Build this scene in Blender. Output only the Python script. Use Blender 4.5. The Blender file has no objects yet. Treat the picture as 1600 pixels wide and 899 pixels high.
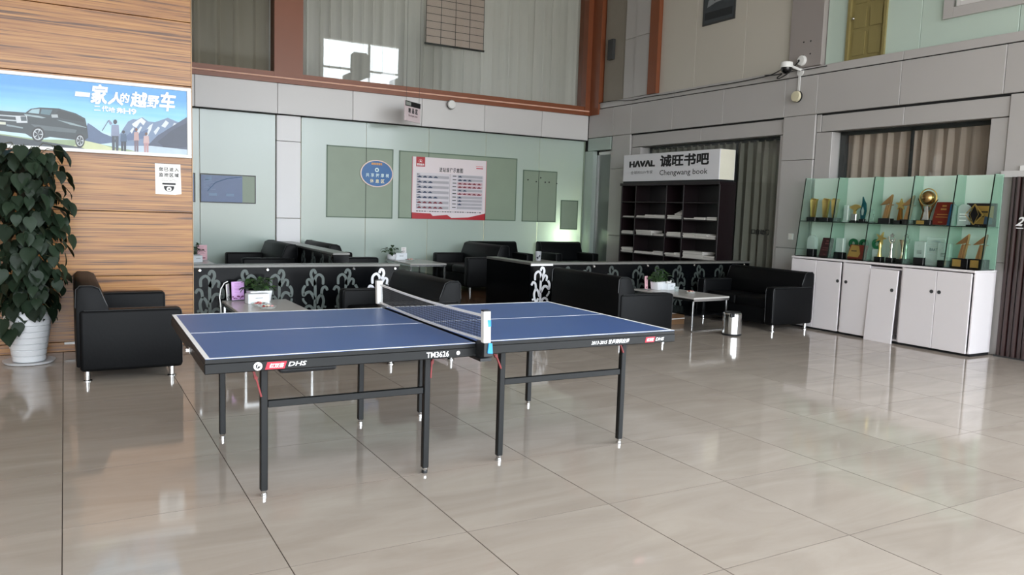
import bpy, bmesh, math, random
from mathutils import Vector, Matrix
random.seed(7)
scene = bpy.context.scene
COL = scene.collection
PI = math.pi

# ------------------------------------------------------------------ camera
FPX, YAW, PITCH, ROLL, CAMH = 1217.52714, 0.522105069, 0.0998416785, 0.0321445271, 1.48344147
_cy, _sy = math.cos(YAW), math.sin(YAW)
CF = Vector((_sy*math.cos(PITCH), _cy*math.cos(PITCH), -math.sin(PITCH)))
_r0 = Vector((_cy, -_sy, 0)); _u0 = _r0.cross(CF)
CR = _r0*math.cos(ROLL) + _u0*math.sin(ROLL)
CU = -_r0*math.sin(ROLL) + _u0*math.cos(ROLL)
cam_d = bpy.data.cameras.new('camera'); cam = bpy.data.objects.new('camera', cam_d); COL.objects.link(cam)
cam_d.sensor_fit = 'HORIZONTAL'; cam_d.sensor_width = 36; cam_d.lens = 36*FPX/1600; cam_d.clip_end = 200
M = Matrix((CR, CU, -CF)).transposed().to_4x4(); M.translation = (0, 0, CAMH)
cam.matrix_world = M
scene.camera = cam

def P(px, py, X=None, Y=None, Z=None):
    """point on a known world plane that the photograph shows at this pixel (1600x899)"""
    d = CF + CR*((px-800)/FPX) - CU*((py-449.5)/FPX)
    t = X/d.x if X is not None else (Y/d.y if Y is not None else (Z-CAMH)/d.z)
    p = d*t; p.z += CAMH
    return p

# ------------------------------------------------------------------ world, light, exposure
w = bpy.data.worlds.new('sky'); scene.world = w; w.use_nodes = True
nt = w.node_tree; nt.nodes.clear()
tc = nt.nodes.new('ShaderNodeTexCoord'); sp = nt.nodes.new('ShaderNodeSeparateXYZ'); rp = nt.nodes.new('ShaderNodeValToRGB')
bg = nt.nodes.new('ShaderNodeBackground'); ou = nt.nodes.new('ShaderNodeOutputWorld')
nt.links.new(tc.outputs['Generated'], sp.inputs[0]); nt.links.new(sp.outputs[2], rp.inputs[0])
e = rp.color_ramp.elements; e[0].position = 0.0; e[0].color = (.52, .51, .49, 1); e[1].position = .06; e[1].color = (.86, .93, 1, 1)
nt.links.new(rp.outputs[0], bg.inputs[0]); bg.inputs[1].default_value = 3.3; nt.links.new(bg.outputs[0], ou.inputs[0])
scene.view_settings.view_transform = 'Standard'; scene.view_settings.look = 'None'
scene.view_settings.gamma = 1; scene.view_settings.use_curve_mapping = False
scene.view_settings.exposure = 1.85
try:
    scene.cycles.use_denoising = True; scene.cycles.max_bounces = 10; scene.cycles.diffuse_bounces = 5
    scene.cycles.transparent_max_bounces = 24; scene.cycles.sample_clamp_indirect = 6; scene.cycles.caustics_reflective = False
except Exception: pass

def portal(x0, x1, z0, z1, y, flip=False):
    l = bpy.data.lights.new('window_portal', 'AREA'); l.shape = 'RECTANGLE'; l.size = x1-x0; l.size_y = z1-z0
    l.cycles.is_portal = True
    o = bpy.data.objects.new('window_portal', l); COL.objects.link(o)
    o.location = ((x0+x1)/2, y, (z0+z1)/2); o.rotation_euler = (PI/2 if not flip else -PI/2, 0, 0)
portal(-5.9, 10.9, .1, 6.0, -7.0)
_l = bpy.data.objects['window_portal'].copy(); _l.data = _l.data.copy(); COL.objects.link(_l); _l.data.size = 9.4; _l.data.size_y = 5.9; _l.location = (9.6, -2.2, 3.05); _l.rotation_euler = (PI/2, 0, PI/2)

# ------------------------------------------------------------------ materials
def lin(h):
    h = h.lstrip('#'); c = [int(h[i:i+2], 16)/255 for i in (0, 2, 4)]
    return tuple((x/12.92 if x <= .04045 else ((x+.055)/1.055)**2.4) for x in c) + (1,)
_m = {}
def mat(key, hexc, rough=.5, metal=0, var=.06, scale=6, bump=0, spec=.5, coat=0, stretch=None, emit=0, rand=0, trans=0, croug=.05):
    if key in _m: return _m[key]
    m = bpy.data.materials.new(key); m.use_nodes = True; n = m.node_tree.nodes; L = m.node_tree.links
    b = n['Principled BSDF']; c = lin(hexc)
    b.inputs['Roughness'].default_value = rough; b.inputs['Metallic'].default_value = metal
    b.inputs['Specular IOR Level'].default_value = spec; b.inputs['Coat Weight'].default_value = coat; b.inputs['Coat Roughness'].default_value = croug
    t = n.new('ShaderNodeTexCoord'); mp = n.new('ShaderNodeMapping'); nz = n.new('ShaderNodeTexNoise')
    L.new(t.outputs['Object'], mp.inputs[0]); L.new(mp.outputs[0], nz.inputs['Vector'])
    if stretch: mp.inputs['Scale'].default_value = stretch
    nz.inputs['Scale'].default_value = scale; nz.inputs['Detail'].default_value = 4
    mx = n.new('ShaderNodeMix'); mx.data_type = 'RGBA'
    mx.inputs[6].default_value = tuple(x*(1-var) for x in c[:3])+(1,); mx.inputs[7].default_value = tuple(min(1, x*(1+var)) for x in c[:3])+(1,)
    L.new(nz.outputs['Fac'], mx.inputs[0]); out = mx.outputs[2]
    if rand:
        oi = n.new('ShaderNodeObjectInfo'); hs = n.new('ShaderNodeHueSaturation'); mr = n.new('ShaderNodeMapRange')
        mr.inputs[3].default_value = 1-rand; mr.inputs[4].default_value = 1+rand
        L.new(oi.outputs['Random'], mr.inputs[0]); L.new(mr.outputs[0], hs.inputs['Value']); L.new(out, hs.inputs['Color']); out = hs.outputs[0]
    L.new(out, b.inputs['Base Color'])
    if bump:
        bp = n.new('ShaderNodeBump'); bp.inputs['Strength'].default_value = bump; bp.inputs['Distance'].default_value = .01
        L.new(nz.outputs['Fac'], bp.inputs['Height']); L.new(bp.outputs[0], b.inputs['Normal'])
    if emit:
        b.inputs['Emission Color'].default_value = c; b.inputs['Emission Strength'].default_value = emit
    if trans:
        o = n['Material Output']; tl = n.new('ShaderNodeBsdfTranslucent'); ms = n.new('ShaderNodeMixShader'); ms.inputs[0].default_value = trans
        L.new(out, tl.inputs[0]); L.new(b.outputs[0], ms.inputs[1]); L.new(tl.outputs[0], ms.inputs[2]); L.new(ms.outputs[0], o.inputs[0])
    _m[key] = m
    return m

def glass(key, tint, rough=.0, milky=0, milk='#ffffff'):
    if key in _m: return _m[key]
    m = bpy.data.materials.new(key); m.use_nodes = True; n = m.node_tree.nodes; L = m.node_tree.links; n.clear()
    o = n.new('ShaderNodeOutputMaterial'); tr = n.new('ShaderNodeBsdfTransparent'); gl = n.new('ShaderNodeBsdfGlossy'); fr = n.new('ShaderNodeFresnel'); ms = n.new('ShaderNodeMixShader')
    tr.inputs[0].default_value = lin(tint); gl.inputs['Roughness'].default_value = rough; fr.inputs[0].default_value = 1.5
    base = tr.outputs[0]
    if milky:
        df = n.new('ShaderNodeBsdfDiffuse'); df.inputs[0].default_value = lin(milk); m2 = n.new('ShaderNodeMixShader'); m2.inputs[0].default_value = milky
        L.new(tr.outputs[0], m2.inputs[1]); L.new(df.outputs[0], m2.inputs[2]); base = m2.outputs[0]
    ge = n.new('ShaderNodeNewGeometry'); mu = n.new('ShaderNodeMath'); mu.operation = 'MULTIPLY'; iv = n.new('ShaderNodeMath'); iv.operation = 'SUBTRACT'; iv.inputs[0].default_value = 1
    L.new(ge.outputs['Backfacing'], iv.inputs[1]); L.new(fr.outputs[0], mu.inputs[0]); L.new(iv.outputs[0], mu.inputs[1])
    L.new(mu.outputs[0], ms.inputs[0]); L.new(base, ms.inputs[1]); L.new(gl.outputs[0], ms.inputs[2]); L.new(ms.outputs[0], o.inputs[0])
    _m[key] = m
    return m

def wood(key, dark, mid, light, sx=.55, sz=24, rough=.32, axis='z'):
    m = bpy.data.materials.new(key); m.use_nodes = True; n = m.node_tree.nodes; L = m.node_tree.links; b = n['Principled BSDF']
    t = n.new('ShaderNodeTexCoord'); mp = n.new('ShaderNodeMapping'); nz = n.new('ShaderNodeTexNoise'); r = n.new('ShaderNodeValToRGB')
    mp.inputs['Scale'].default_value = (sx, sx, sz) if axis == 'z' else (sz, sz, sx)
    L.new(t.outputs['Object'], mp.inputs[0]); oi = n.new('ShaderNodeObjectInfo'); L.new(oi.outputs['Random'], mp.inputs['Location'])
    L.new(mp.outputs[0], nz.inputs['Vector'])
    nz.inputs['Scale'].default_value = 1.6; nz.inputs['Detail'].default_value = 5; nz.inputs['Roughness'].default_value = .55; nz.inputs['Distortion'].default_value = .5
    L.new(nz.outputs['Fac'], r.inputs[0]); e = r.color_ramp.elements
    e[0].position = .36; e[0].color = lin(dark); e[1].position = .66; e[1].color = lin(light); q = e.new(.47); q.color = lin(mid)
    L.new(r.outputs[0], b.inputs['Base Color']); b.inputs['Roughness'].default_value = rough
    _m[key] = m
    return m

def floor_mat():
    m = bpy.data.materials.new('polished_stone_tile'); m.use_nodes = True; n = m.node_tree.nodes; L = m.node_tree.links; b = n['Principled BSDF']
    t = n.new('ShaderNodeTexCoord'); g = n.new('ShaderNodeNewGeometry'); mp = n.new('ShaderNodeMapping'); nz = n.new('ShaderNodeTexNoise'); r = n.new('ShaderNodeValToRGB')
    mp.inputs['Scale'].default_value = (.55, 2.2, 1); L.new(g.outputs['Position'], mp.inputs[0]); L.new(mp.outputs[0], nz.inputs['Vector'])
    oi = n.new('ShaderNodeObjectInfo'); vm = n.new('ShaderNodeVectorMath'); vm.operation = 'SCALE'; vm.inputs[0].default_value = (7, 5, 3)
    L.new(oi.outputs['Random'], vm.inputs['Scale']); L.new(vm.outputs[0], mp.inputs['Location'])
    nz.inputs['Scale'].default_value = 1.7; nz.inputs['Detail'].default_value = 6; nz.inputs['Roughness'].default_value = .6; nz.inputs['Distortion'].default_value = 1.2
    L.new(nz.outputs['Fac'], r.inputs[0]); e = r.color_ramp.elements
    e[0].position = .3; e[0].color = lin('#a2978c'); e[1].position = .75; e[1].color = lin('#b3a99e')
    hs = n.new('ShaderNodeHueSaturation'); mr = n.new('ShaderNodeMapRange'); mr.inputs[3].default_value = .96; mr.inputs[4].default_value = 1.04
    L.new(oi.outputs['Random'], mr.inputs[0]); L.new(mr.outputs[0], hs.inputs['Value']); L.new(r.outputs[0], hs.inputs['Color']); L.new(hs.outputs[0], b.inputs['Base Color'])
    b.inputs['Roughness'].default_value = .07; b.inputs['Specular IOR Level'].default_value = .55
    return m

ALU = mat('brushed_aluminium_panel', '#b6b3b1', .34, 0, .05, 1.2, rand=.03)
ALUC = mat('light_aluminium_panel', '#d3d1d0', .36, 0, .04, 1.2, rand=.03)
BLACKGAP = mat('black_joint', '#161616', .8)
WOODP = wood('zebra_wood_veneer', '#4a2a11', '#8f5d2b', '#ac7b40', .7, 46)
MINT = mat('green_painted_glass', '#bfcec6', .2, 0, .05, .8, coat=.5, rand=.02, trans=.22, croug=.12)
MINTF = mat('green_film', '#8c9b88', .42, 0, .08, 3)
BEIGE = mat('beige_wall_panel', '#c6c1b6', .4, 0, .04, 1)
MINTU = mat('pale_mint_panel', '#c2d4c9', .16, 0, .04, 1, coat=.6)
ORANGE = mat('orange_brown_frame', '#834b30', .4, 0, .08, 3)
LEATHER = mat('black_leather', '#07080a', .5, 0, .15, 40, bump=.08, spec=.14)
LEATHER2 = mat('black_leather_side', '#07080a', .55, 0, .15, 40, bump=.06, spec=.14)
PIPING = mat('leather_piping', '#2a2c2e', .3)
CHROME = mat('chrome', '#d8d8d8', .12, 1, .03)
STEEL = mat('brushed_steel', '#b9bab9', .25, 1, .1, 3, stretch=(1, 1, .1))
BLUE = mat('blue_table_paint', '#3b5a92', .38, 0, .04, 3, spec=.5)
WHITE = mat('white_paint', '#e8e8e6', .4, 0, .02)
WHITEL = mat('white_laminate', '#e9e4e6', .3, 0, .02, 2)
BLACKM = mat('black_steel', '#0b0d0e', .42, 0, .1, spec=.3)
DARK = mat('dark_plastic', '#15171a', .45)
RED = mat('red_print', '#c22036', .4)
REDM = mat('dark_red_steel', '#7e1e20', .4)
BLUEP = mat('bright_blue_plastic', '#2b93dc', .35)
INK = mat('black_ink', '#141418', .6)
INKW = mat('white_ink', '#f2f2f2', .5)
PAPER = mat('white_paper', '#ece9e4', .6)
BOOKW = mat('dark_walnut_board', '#170d10', .35, 0, .2, 3, stretch=(1, 1, 8))
GOLD = mat('polished_gold', '#efd280', .32, 1, .08, 8)
GOLDP = mat('gold_plate', '#c9a75e', .35, .7, .08, 8)
SILVER = mat('polished_silver', '#cfcfca', .18, 1, .05, 8)
BLK = mat('black_stone_base', '#0d0d0f', .2)
CRYS = glass('clear_crystal', '#e6f2ee', .02, .3, '#e4f2ec')
TEALC = glass('teal_crystal', '#1f7f86', .02, .35, '#1b6f78')
BLUEC = glass('blue_crystal', '#4f8fc8', .02, .35, '#4a7fae')
GREENC = mat('green_crystal_ring', '#0f5a34', .15, 0, .1)
SHELFG = glass('green_shelf_glass', '#e8f4ee', 0, .08, '#c8e2d6')
SHELFB = mat('mint_back_glass', '#cfe6d8', .12, 0, .03, 1, coat=.6)
PANE = glass('window_pane', '#f1f3f2', 0)
REDW = mat('red_wood_plaque', '#6b2418', .3, 0, .2, 6)
DREDW = mat('dark_red_plaque', '#3a1418', .3, 0, .2, 6)
LEAF = mat('pothos_leaf', '#1f2d1f', .5, 0, .3, 9, spec=.25, rand=.35, trans=.15)
LEAF2 = mat('small_plant_leaf', '#2f4a24', .4, 0, .3, 20, rand=.3)
POT = mat('white_ceramic', '#d9dbde', .3, 0, .03)
TOPGREY = mat('grey_stone_top', '#bab7b3', .25, 0, .05)
RAIL = mat('grey_rail', '#6e6d69', .3, 0, .05, 5)
BLKGLASS = mat('black_glass', '#060709', .2, 0, .1, spec=.12)
SCROLLG = mat('grey_scroll_film', '#4d5653', .5)
SCROLLW = mat('white_scroll_film', '#e9eaf0', .5)
PINK = mat('pink_print', '#e3b4bd', .5, 0, .1, 20)
LILAC = mat('lilac_print', '#cfa4da', .5, 0, .1, 20)
PURPLE = mat('purple_print', '#6b2460', .5)
CARD = mat('brown_cardboard', '#7a5a3c', .7, 0, .1)
MAG = mat('magazine_paper', '#d2cfc9', .6, 0, .1, 60, stretch=(.1, .1, 4), rand=.2)
CURT = mat('brown_curtain', '#dcc8ba', .85, 0, .06, 3, trans=.2)
CURTG = mat('grey_green_curtain', '#a39f94', .85, 0, .06, 3, trans=.25)
CURTD = mat('dark_curtain', '#a89e8e', .85, 0, .06, 3, trans=.2)
BROWND = mat('dark_brown_door', '#33201f', .3, 0, .1, 4)
DOORW = mat('olive_wood_door', '#8a7f52', .4, 0, .1, 4, stretch=(6, 6, .6))
CREAM = mat('cream_wall', '#c9bfa8', .6)
PLASTER = mat('white_plaster', '#c4c2bd', .7, 0, .03)
CEIL = mat('ceiling_plaster', '#c8c8c6', .8)
WOODF = mat('brown_wood_floor', '#5e4634', .16, 0, .15, 2, stretch=(1, 12, 1))
DGREY = mat('dark_grey', '#3b3d3e', .5)
PEACH = mat('peach_light_line', '#f0c2ac', .35)
TILE = floor_mat()

def sheer_mat():
    m = bpy.data.materials.new('sheer_curtain'); m.use_nodes = True; n = m.node_tree.nodes; L = m.node_tree.links; n.clear()
    o = n.new('ShaderNodeOutputMaterial'); tr = n.new('ShaderNodeBsdfTransparent'); d = n.new('ShaderNodeBsdfDiffuse'); tl = n.new('ShaderNodeBsdfTranslucent')
    a = n.new('ShaderNodeMixShader'); b = n.new('ShaderNodeMixShader'); d.inputs[0].default_value = lin('#e2dfda'); tl.inputs[0].default_value = lin('#e2dfda')
    a.inputs[0].default_value = .3; b.inputs[0].default_value = .11
    L.new(d.outputs[0], a.inputs[1]); L.new(tl.outputs[0], a.inputs[2]); L.new(a.outputs[0], b.inputs[1]); L.new(tr.outputs[0], b.inputs[2]); L.new(b.outputs[0], o.inputs[0])
    return m
SHEER = sheer_mat()

# ------------------------------------------------------------------ mesh builder
class MB:
    def __init__(s): s.v = []; s.f = []; s.k = []; s.mats = []
    def mi(s, m):
        if m not in s.mats: s.mats.append(m)
        return s.mats.index(m)
    def add(s, vs, fs, m, T=None):
        o = len(s.v); s.v += [tuple(T @ Vector(v)) if T else tuple(v) for v in vs]
        i = s.mi(m)
        for f in fs: s.f.append(tuple(o+a for a in f)); s.k.append(i)
        return s
    def box(s, a, b, m, T=None):
        x0, y0, z0 = (min(a[i], b[i]) for i in range(3)); x1, y1, z1 = (max(a[i], b[i]) for i in range(3))
        vs = [(x0,y0,z0),(x1,y0,z0),(x1,y1,z0),(x0,y1,z0),(x0,y0,z1),(x1,y0,z1),(x1,y1,z1),(x0,y1,z1)]
        return s.add(vs, [(0,3,2,1),(4,5,6,7),(0,1,5,4),(1,2,6,5),(2,3,7,6),(3,0,4,7)], m, T)
    def bm(s, bm, m, T=None):
        bm.verts.ensure_lookup_table(); bm.verts.index_update()
        s.add([v.co[:] for v in bm.verts], [tuple(v.index for v in f.verts) for f in bm.faces], m, T); bm.free(); return s
    def rbox(s, a, b, m, r=.02, seg=2, T=None):
        bm = bmesh.new(); t = MB().box(a, b, m)
        vs = [bm.verts.new(v) for v in t.v]
        for f in t.f: bm.faces.new([vs[i] for i in f])
        r = min([r] + [abs(a[i]-b[i])*.49 for i in range(3)])
        bmesh.ops.bevel(bm, geom=bm.edges[:], offset=r, segments=seg, profile=.5, affect='EDGES')
        return s.bm(bm, m, T)
    def prism(s, poly, d0, d1, m, plane='xz', r=0, seg=2, T=None):
        """polygon in a plane, extruded along the third axis from d0 to d1"""
        def q(p, d): return {'xz': (p[0], d, p[1]), 'yz': (d, p[0], p[1]), 'xy': (p[0], p[1], d)}[plane]
        n = len(poly); vs = [q(p, d0) for p in poly]+[q(p, d1) for p in poly]
        fs = [tuple(range(n)), tuple(range(2*n-1, n-1, -1))]+[(i, i+n, (i+1) % n+n, (i+1) % n) for i in range(n)]
        bm = bmesh.new(); bv = [bm.verts.new(v) for v in vs]
        for f in fs: bm.faces.new([bv[i] for i in f])
        bmesh.ops.recalc_face_normals(bm, faces=bm.faces[:])
        if r: bmesh.ops.bevel(bm, geom=bm.edges[:], offset=r, segments=seg, profile=.5, affect='EDGES')
        return s.bm(bm, m, T)
    def lathe(s, prof, m, n=20, c=(0, 0, 0), T=None, cap=True):
        vs = []; fs = []
        for r, z in prof:
            for i in range(n):
                a = 2*PI*i/n; vs.append((c[0]+r*math.cos(a), c[1]+r*math.sin(a), c[2]+z))
        for j in range(len(prof)-1):
            for i in range(n): fs.append((j*n+i, j*n+(i+1) % n, (j+1)*n+(i+1) % n, (j+1)*n+i))
        if cap:
            fs.append(tuple(range(n-1, -1, -1))); k = (len(prof)-1)*n; fs.append(tuple(range(k, k+n)))
        return s.add(vs, fs, m, T)
    def cyl(s, p, q, r, m, n=12, r2=None):
        p, q = Vector(p), Vector(q); d = q-p
        T = Matrix.Translation(p) @ d.to_track_quat('Z', 'Y').to_matrix().to_4x4()
        return s.lathe([(r, 0), (r if r2 is None else r2, d.length)], m, n, T=T)
    def bar(s, p, q, wx, wy, m):
        p, q = Vector(p), Vector(q); d = q-p
        T = Matrix.Translation(p) @ d.to_track_quat('Z', 'Y').to_matrix().to_4x4()
        return s.box((-wx/2, -wy/2, 0), (wx/2, wy/2, d.length), m, T)
    def tube(s, pts, r, m, n=8):
        pts = [Vector(p) for p in pts]; vs = []; fs = []
        for i, p in enumerate(pts):
            d = (pts[min(i+1, len(pts)-1)]-pts[max(i-1, 0)]).normalized()
            a = d.cross(Vector((0, 0, 1))); a = a.normalized() if a.length > 1e-4 else Vector((1, 0, 0)); b = d.cross(a)
            rr = r[i] if isinstance(r, (list, tuple)) else r
            for k in range(n):
                t = 2*PI*k/n; vs.append(p+a*rr*math.cos(t)+b*rr*math.sin(t))
        for i in range(len(pts)-1):
            for k in range(n): fs.append((i*n+k, i*n+(k+1) % n, (i+1)*n+(k+1) % n, (i+1)*n+k))
        fs.append(tuple(range(n))); fs.append(tuple(range((len(pts)-1)*n, len(pts)*n)))
        return s.add(vs, fs, m)
    def sphere(s, c, r, m, n=16, sc=(1, 1, 1)):
        prof = [(max(1e-4, r*math.sin(PI*i/(n//2)))*1.0, -r*math.cos(PI*i/(n//2))) for i in range(n//2+1)]
        return s.lathe(prof, m, n, T=Matrix.Translation(c) @ Matrix.Diagonal((*sc, 1)))
    def poly(s, pts, m): return s.add(pts, [tuple(range(len(pts)))], m)
    def text(s, body, o, ux, uy, w, h, m, bold=0.0, slant=0.0, eps=0):
        """lettering as flat print: lower-left corner o, reading direction ux, up uy, fitted into w x h"""
        cu = bpy.data.curves.new('lettering', 'FONT'); cu.body = body; cu.size = 1; cu.offset = min(bold, .006); cu.resolution_u = 2
        ob = bpy.data.objects.new('lettering', cu); me = ob.to_mesh()
        v0 = [v.co.copy() for v in me.vertices]; f0 = [tuple(p.vertices) for p in me.polygons]; ob.to_mesh_clear()
        bpy.data.objects.remove(ob); bpy.data.curves.remove(cu)
        k = max(0, bold-.004)*1.1; vs = []; fs = []
        nrm_ = Vector(ux).cross(Vector(uy)).normalized()
        for ci, (dx, dy) in enumerate(((k, k), (-k, k), (k, -k), (-k, -k)) if k > .004 else ((0, 0),)):
            q = len(vs); vs += [Vector((v.x+dx, v.y+dy, ci*.00012)) for v in v0]; fs += [tuple(i+q for i in f) for f in f0]
        x0 = min(v.x for v in vs); x1 = max(v.x for v in vs); y0 = min(v.y for v in vs); y1 = max(v.y for v in vs)
        o, ux, uy = Vector(o), Vector(ux), Vector(uy)
        pts = [o+ux*((v.x-x0)/(x1-x0)*w+slant*(v.y-y0)/(y1-y0)*h)+uy*((v.y-y0)/(y1-y0)*h)+nrm_*v.z for v in vs]
        return s.add(pts, fs, m)
    def build(s, name, parent=None, smooth=False, kind=None, label=None):
        me = bpy.data.meshes.new(name); me.from_pydata(s.v, [], s.f)
        for m in s.mats: me.materials.append(m)
        me.polygons.foreach_set('material_index', s.k)
        if smooth:
            me.polygons.foreach_set('use_smooth', [True]*len(me.polygons)); me.set_sharp_from_angle(angle=math.radians(38))
        me.update()
        o = bpy.data.objects.new(name, me); COL.objects.link(o)
        if parent: o.parent = parent
        if kind: o['kind'] = kind
        if label: o['label'] = label
        return o

def tag(o, label, cat, group=None):
    o['label'] = label; o['category'] = cat
    if group: o['group'] = group
    return o
def thing(name, label, cat, loc=(0, 0, 0), rz=0, group=None):
    o = bpy.data.objects.new(name, None); COL.objects.link(o); o.location = loc; o.rotation_euler = (0, 0, rz); o.empty_display_size = .1
    return tag(o, label, cat, group)
def struct(name, loc=(0, 0, 0)):
    o = bpy.data.objects.new(name, None); COL.objects.link(o); o.location = loc; o['kind'] = 'structure'
    return o
def dup(root, loc, rz, label=None, group=None):
    r = root.copy(); COL.objects.link(r); r.location = loc; r.rotation_euler = (0, 0, rz)
    if label: r['label'] = label
    if group: r['group'] = group
    for ch in list(root.children):
        c = ch.copy(); COL.objects.link(c); c.parent = r
        for g in list(ch.children):
            d = g.copy(); COL.objects.link(d); d.parent = c
    return r
def share(proto, name, parent, loc, rot=(0, 0, 0), sc=(1, 1, 1)):
    o = bpy.data.objects.new(name, proto); COL.objects.link(o); o.parent = parent; o.location = loc; o.rotation_euler = rot; o.scale = sc
    return o
def mesh_of(mb, name, smooth=False):
    o = mb.build(name, smooth=smooth); me = o.data; bpy.data.objects.remove(o); return me

# ================================================================== SETTING
RX, BY, WY = 9.2, 13.1, 8.43           # right wall, back wall, wood wall planes
# floor
fl = MB().box((-6, -7.2, -.12), (11, 17.2, -.012), mat('grey_grout', '#37322d', .7)).build('floor', kind='structure')
S, X0, Y0 = .808, -.04, 2.272
tb = MB(); g = .0012; q = .0016
vs = [(g, g, -.012), (S-g, g, -.012), (S-g, S-g, -.012), (g, S-g, -.012)]
top = [(g+q, g+q, 0), (S-g-q, g+q, 0), (S-g-q, S-g-q, 0), (g+q, S-g-q, 0)]; mid = [(a, b, -.0012) for a, b, _ in vs]
tb.add(vs+mid+top, [(8, 9, 10, 11)], TILE)
JOINT = mat('tile_edge_joint', '#7b7168', .75, spec=.1)
tb.add(vs+mid+top, [(4+i, 4+(i+1) % 4, 8+(i+1) % 4, 8+i) for i in range(4)]+[(i, (i+1) % 4, 4+(i+1) % 4, 4+i) for i in range(4)], JOINT)
tme = mesh_of(tb, 'tile')
for i in range(-5, 12):
    for j in range(-6, 10):
        share(tme, 'tile', fl, (X0+i*S, Y0+j*S, 0))
# raised wooden floor of the seating area behind the divider screens
MB().box((-3, 8.80, -.012), (9.3, 13.4, .1), WOODF).build('floor_seating', kind='structure')

# outer shell
MB().box((-6.1, -7, 0), (-6, 17, 7.2), PLASTER).build('wall_left', kind='structure')
MB().box((-6.1, -7.2, 7.2), (11.2, 17.2, 7.35), CEIL).build('ceiling', kind='structure')
MB().box((-6, 8.6, 0), (-2.6, 13.2, 7.2), PLASTER).build('wall_corner', kind='structure')
fw = struct('window_6', (0, -7, 0))
MB().box((-6, -.1, 6.0), (11, .1, 7.2), PLASTER).box((9.25, .1, 6.0), (9.4, 9.6, 7.2), PLASTER).build('header', fw)     # the glazed front of the hall, behind the viewpoint; header added to block its reflection
for x in (-6, -3.2, -.4, 2.4, 5.2, 8.0, 10.8): MB().box((x, -.05, 0), (x+.12, .05, 7.2), DGREY).build('mullion', fw)
for y in (.2, 2.0, 3.9, 5.8, 7.7, 9.4): MB().box((9.25, y, 0), (9.37, y+.1, 7.2), DGREY).build('mullion', fw)
for z in (0, 3.3, 5.9): MB().box((9.27, 0, z), (9.35, 9.6, z+.14), DGREY).build('transom', fw)
for z in (0, 3.3, 5.9): MB().box((-6, -.04, z), (11, .04, z+.14), DGREY).build('transom', fw)

# ---- wood wall
ww = struct('wall_wood', (0, WY, 0))
MB().box((-6, .03, 0), (1.10, .2, 7.2), BLACKGAP).build('backing', ww)
zs = [0.0, .095, .72, 1.345, 1.97, 2.59, 3.205, 3.83, 4.45, 5.07, 5.7, 6.3, 7.2]
for a, b in zip(zs, zs[1:]):
    MB().rbox((-6, 0, a+.003), (1.115, .035, b-.003), WOODP, .002, 1).build('plank', ww)
MB().box((1.116, -.004, 0), (1.122, .2, 7.2), mat('edge_trim', '#b08a62', .4)).build('edge_trim', ww)

# ---- back wall
wb = struct('wall_back', (0, BY, 0))
fs_x = [-2.0, -.74, .52, 1.78, 3.04, 4.30, 5.57, 6.83, 8.09, 9.19]
for a, b in zip(fs_x, fs_x[1:]):
    MB().rbox((a+.003, 0, 2.915), (b-.003, .3, 3.40), ALUC, .004, 1).build('fascia_panel', wb)
MB().box((-2.6, .01, 2.90), (9.2, .3, 2.92), BLACKGAP).build('shadow_gap', wb)
gx = [-2.0, -.6, .65, 1.86, 3.03]
gx2 = [3.45, 4.58, 5.76, 6.93, 8.12, 9.2]
for q in (gx, gx2):
    for a, b in zip(q, q[1:]):
        MB().box((a+.004, .10, .1), (b-.004, .112, 2.90), MINT).build('glass_panel', wb)
for a, b in ((.1, 1.215), (1.222, 2.48), (2.486, 2.90)):
    MB().rbox((3.04, .06, a), (3.435, .3, b), mat('white_column_panel', '#e3e2e3', .35, 0, .02, 1.2), .006, 1).build('column_panel', wb)
# room behind the frosted glass, with a lamp
MB().box((-2.6, 1.6, 0), (9.4, 1.7, 3.4), CREAM).build('room_wall', wb)
MB().box((9.17, .085, .1), (9.195, .125, 2.9), MINTF).build('corner_light_seal', wb)  # strip added to close the gap where the lamp's light leaks out
MB().box((9.206, -.005, 0), (9.5, .4, 7.2), BLACKGAP).build('corner_light_stop', wb)  # black box added behind the corner to stop a bright light leak
MB().box((9.2, .14, 0), (9.3, 1.7, 3.4), CREAM).build('room_wall', wb)
MB().box((-2.6, BY+.25, 3.35), (11, BY+4.2, 3.42), PLASTER).build('floor_upstairs', kind='structure')
# film patches stuck on the glass, pieces of the wall
def film(x0, x1, z0, z1, seam=None):
    m = MB().box((x0, .094, z0), (x1, .0995, z1), MINTF)
    for a, b, c, d in ((x0, x1, z0, z0+.02), (x0, x1, z1-.02, z1), (x0, x0+.02, z0, z1), (x1-.02, x1, z0, z1)):
        m.box((a, .092, c), (b, .0995, d), mat('film_edge', '#5f7461', .5))
    if seam: m.box((seam-.004, .0915, z0), (seam+.004, .0995, z1), BLACKGAP)
    return m.build('film_patch', wb)
film(3.88, 5.08, 1.25, 2.475, 4.58); film(5.19, 7.62, 1.26, 2.465, 5.76); film(7.76, 8.55, 1.255, 2.26, 8.12); film(8.66, 9.08, 1.115, 1.705)
hm = MB()
for px, py in ((825, 281), (838, 284), (845, 278), (852, 285), (858, 285), (870, 287)):
    p = P(px, py, Y=BY+.09); hm.cyl((p.x, .094, p.z), (p.x, .088, p.z), .014, INK, 10)
hm.build('fixing_hole', wb, kind='stuff')
# brown sill, with a bright line of light coloured in as a peach tube
MB().box((-2.6, -.04, 3.40), (9.16, .3, 3.47), ORANGE).box((-2.6, -.02, 3.495), (9.16, .3, 3.575), ORANGE).build('sill', wb)
MB().tube([(-2.6, -.05, 3.482), (9.16, -.05, 3.482)], .013, PEACH, 8).build('light_line', wb)
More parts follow.
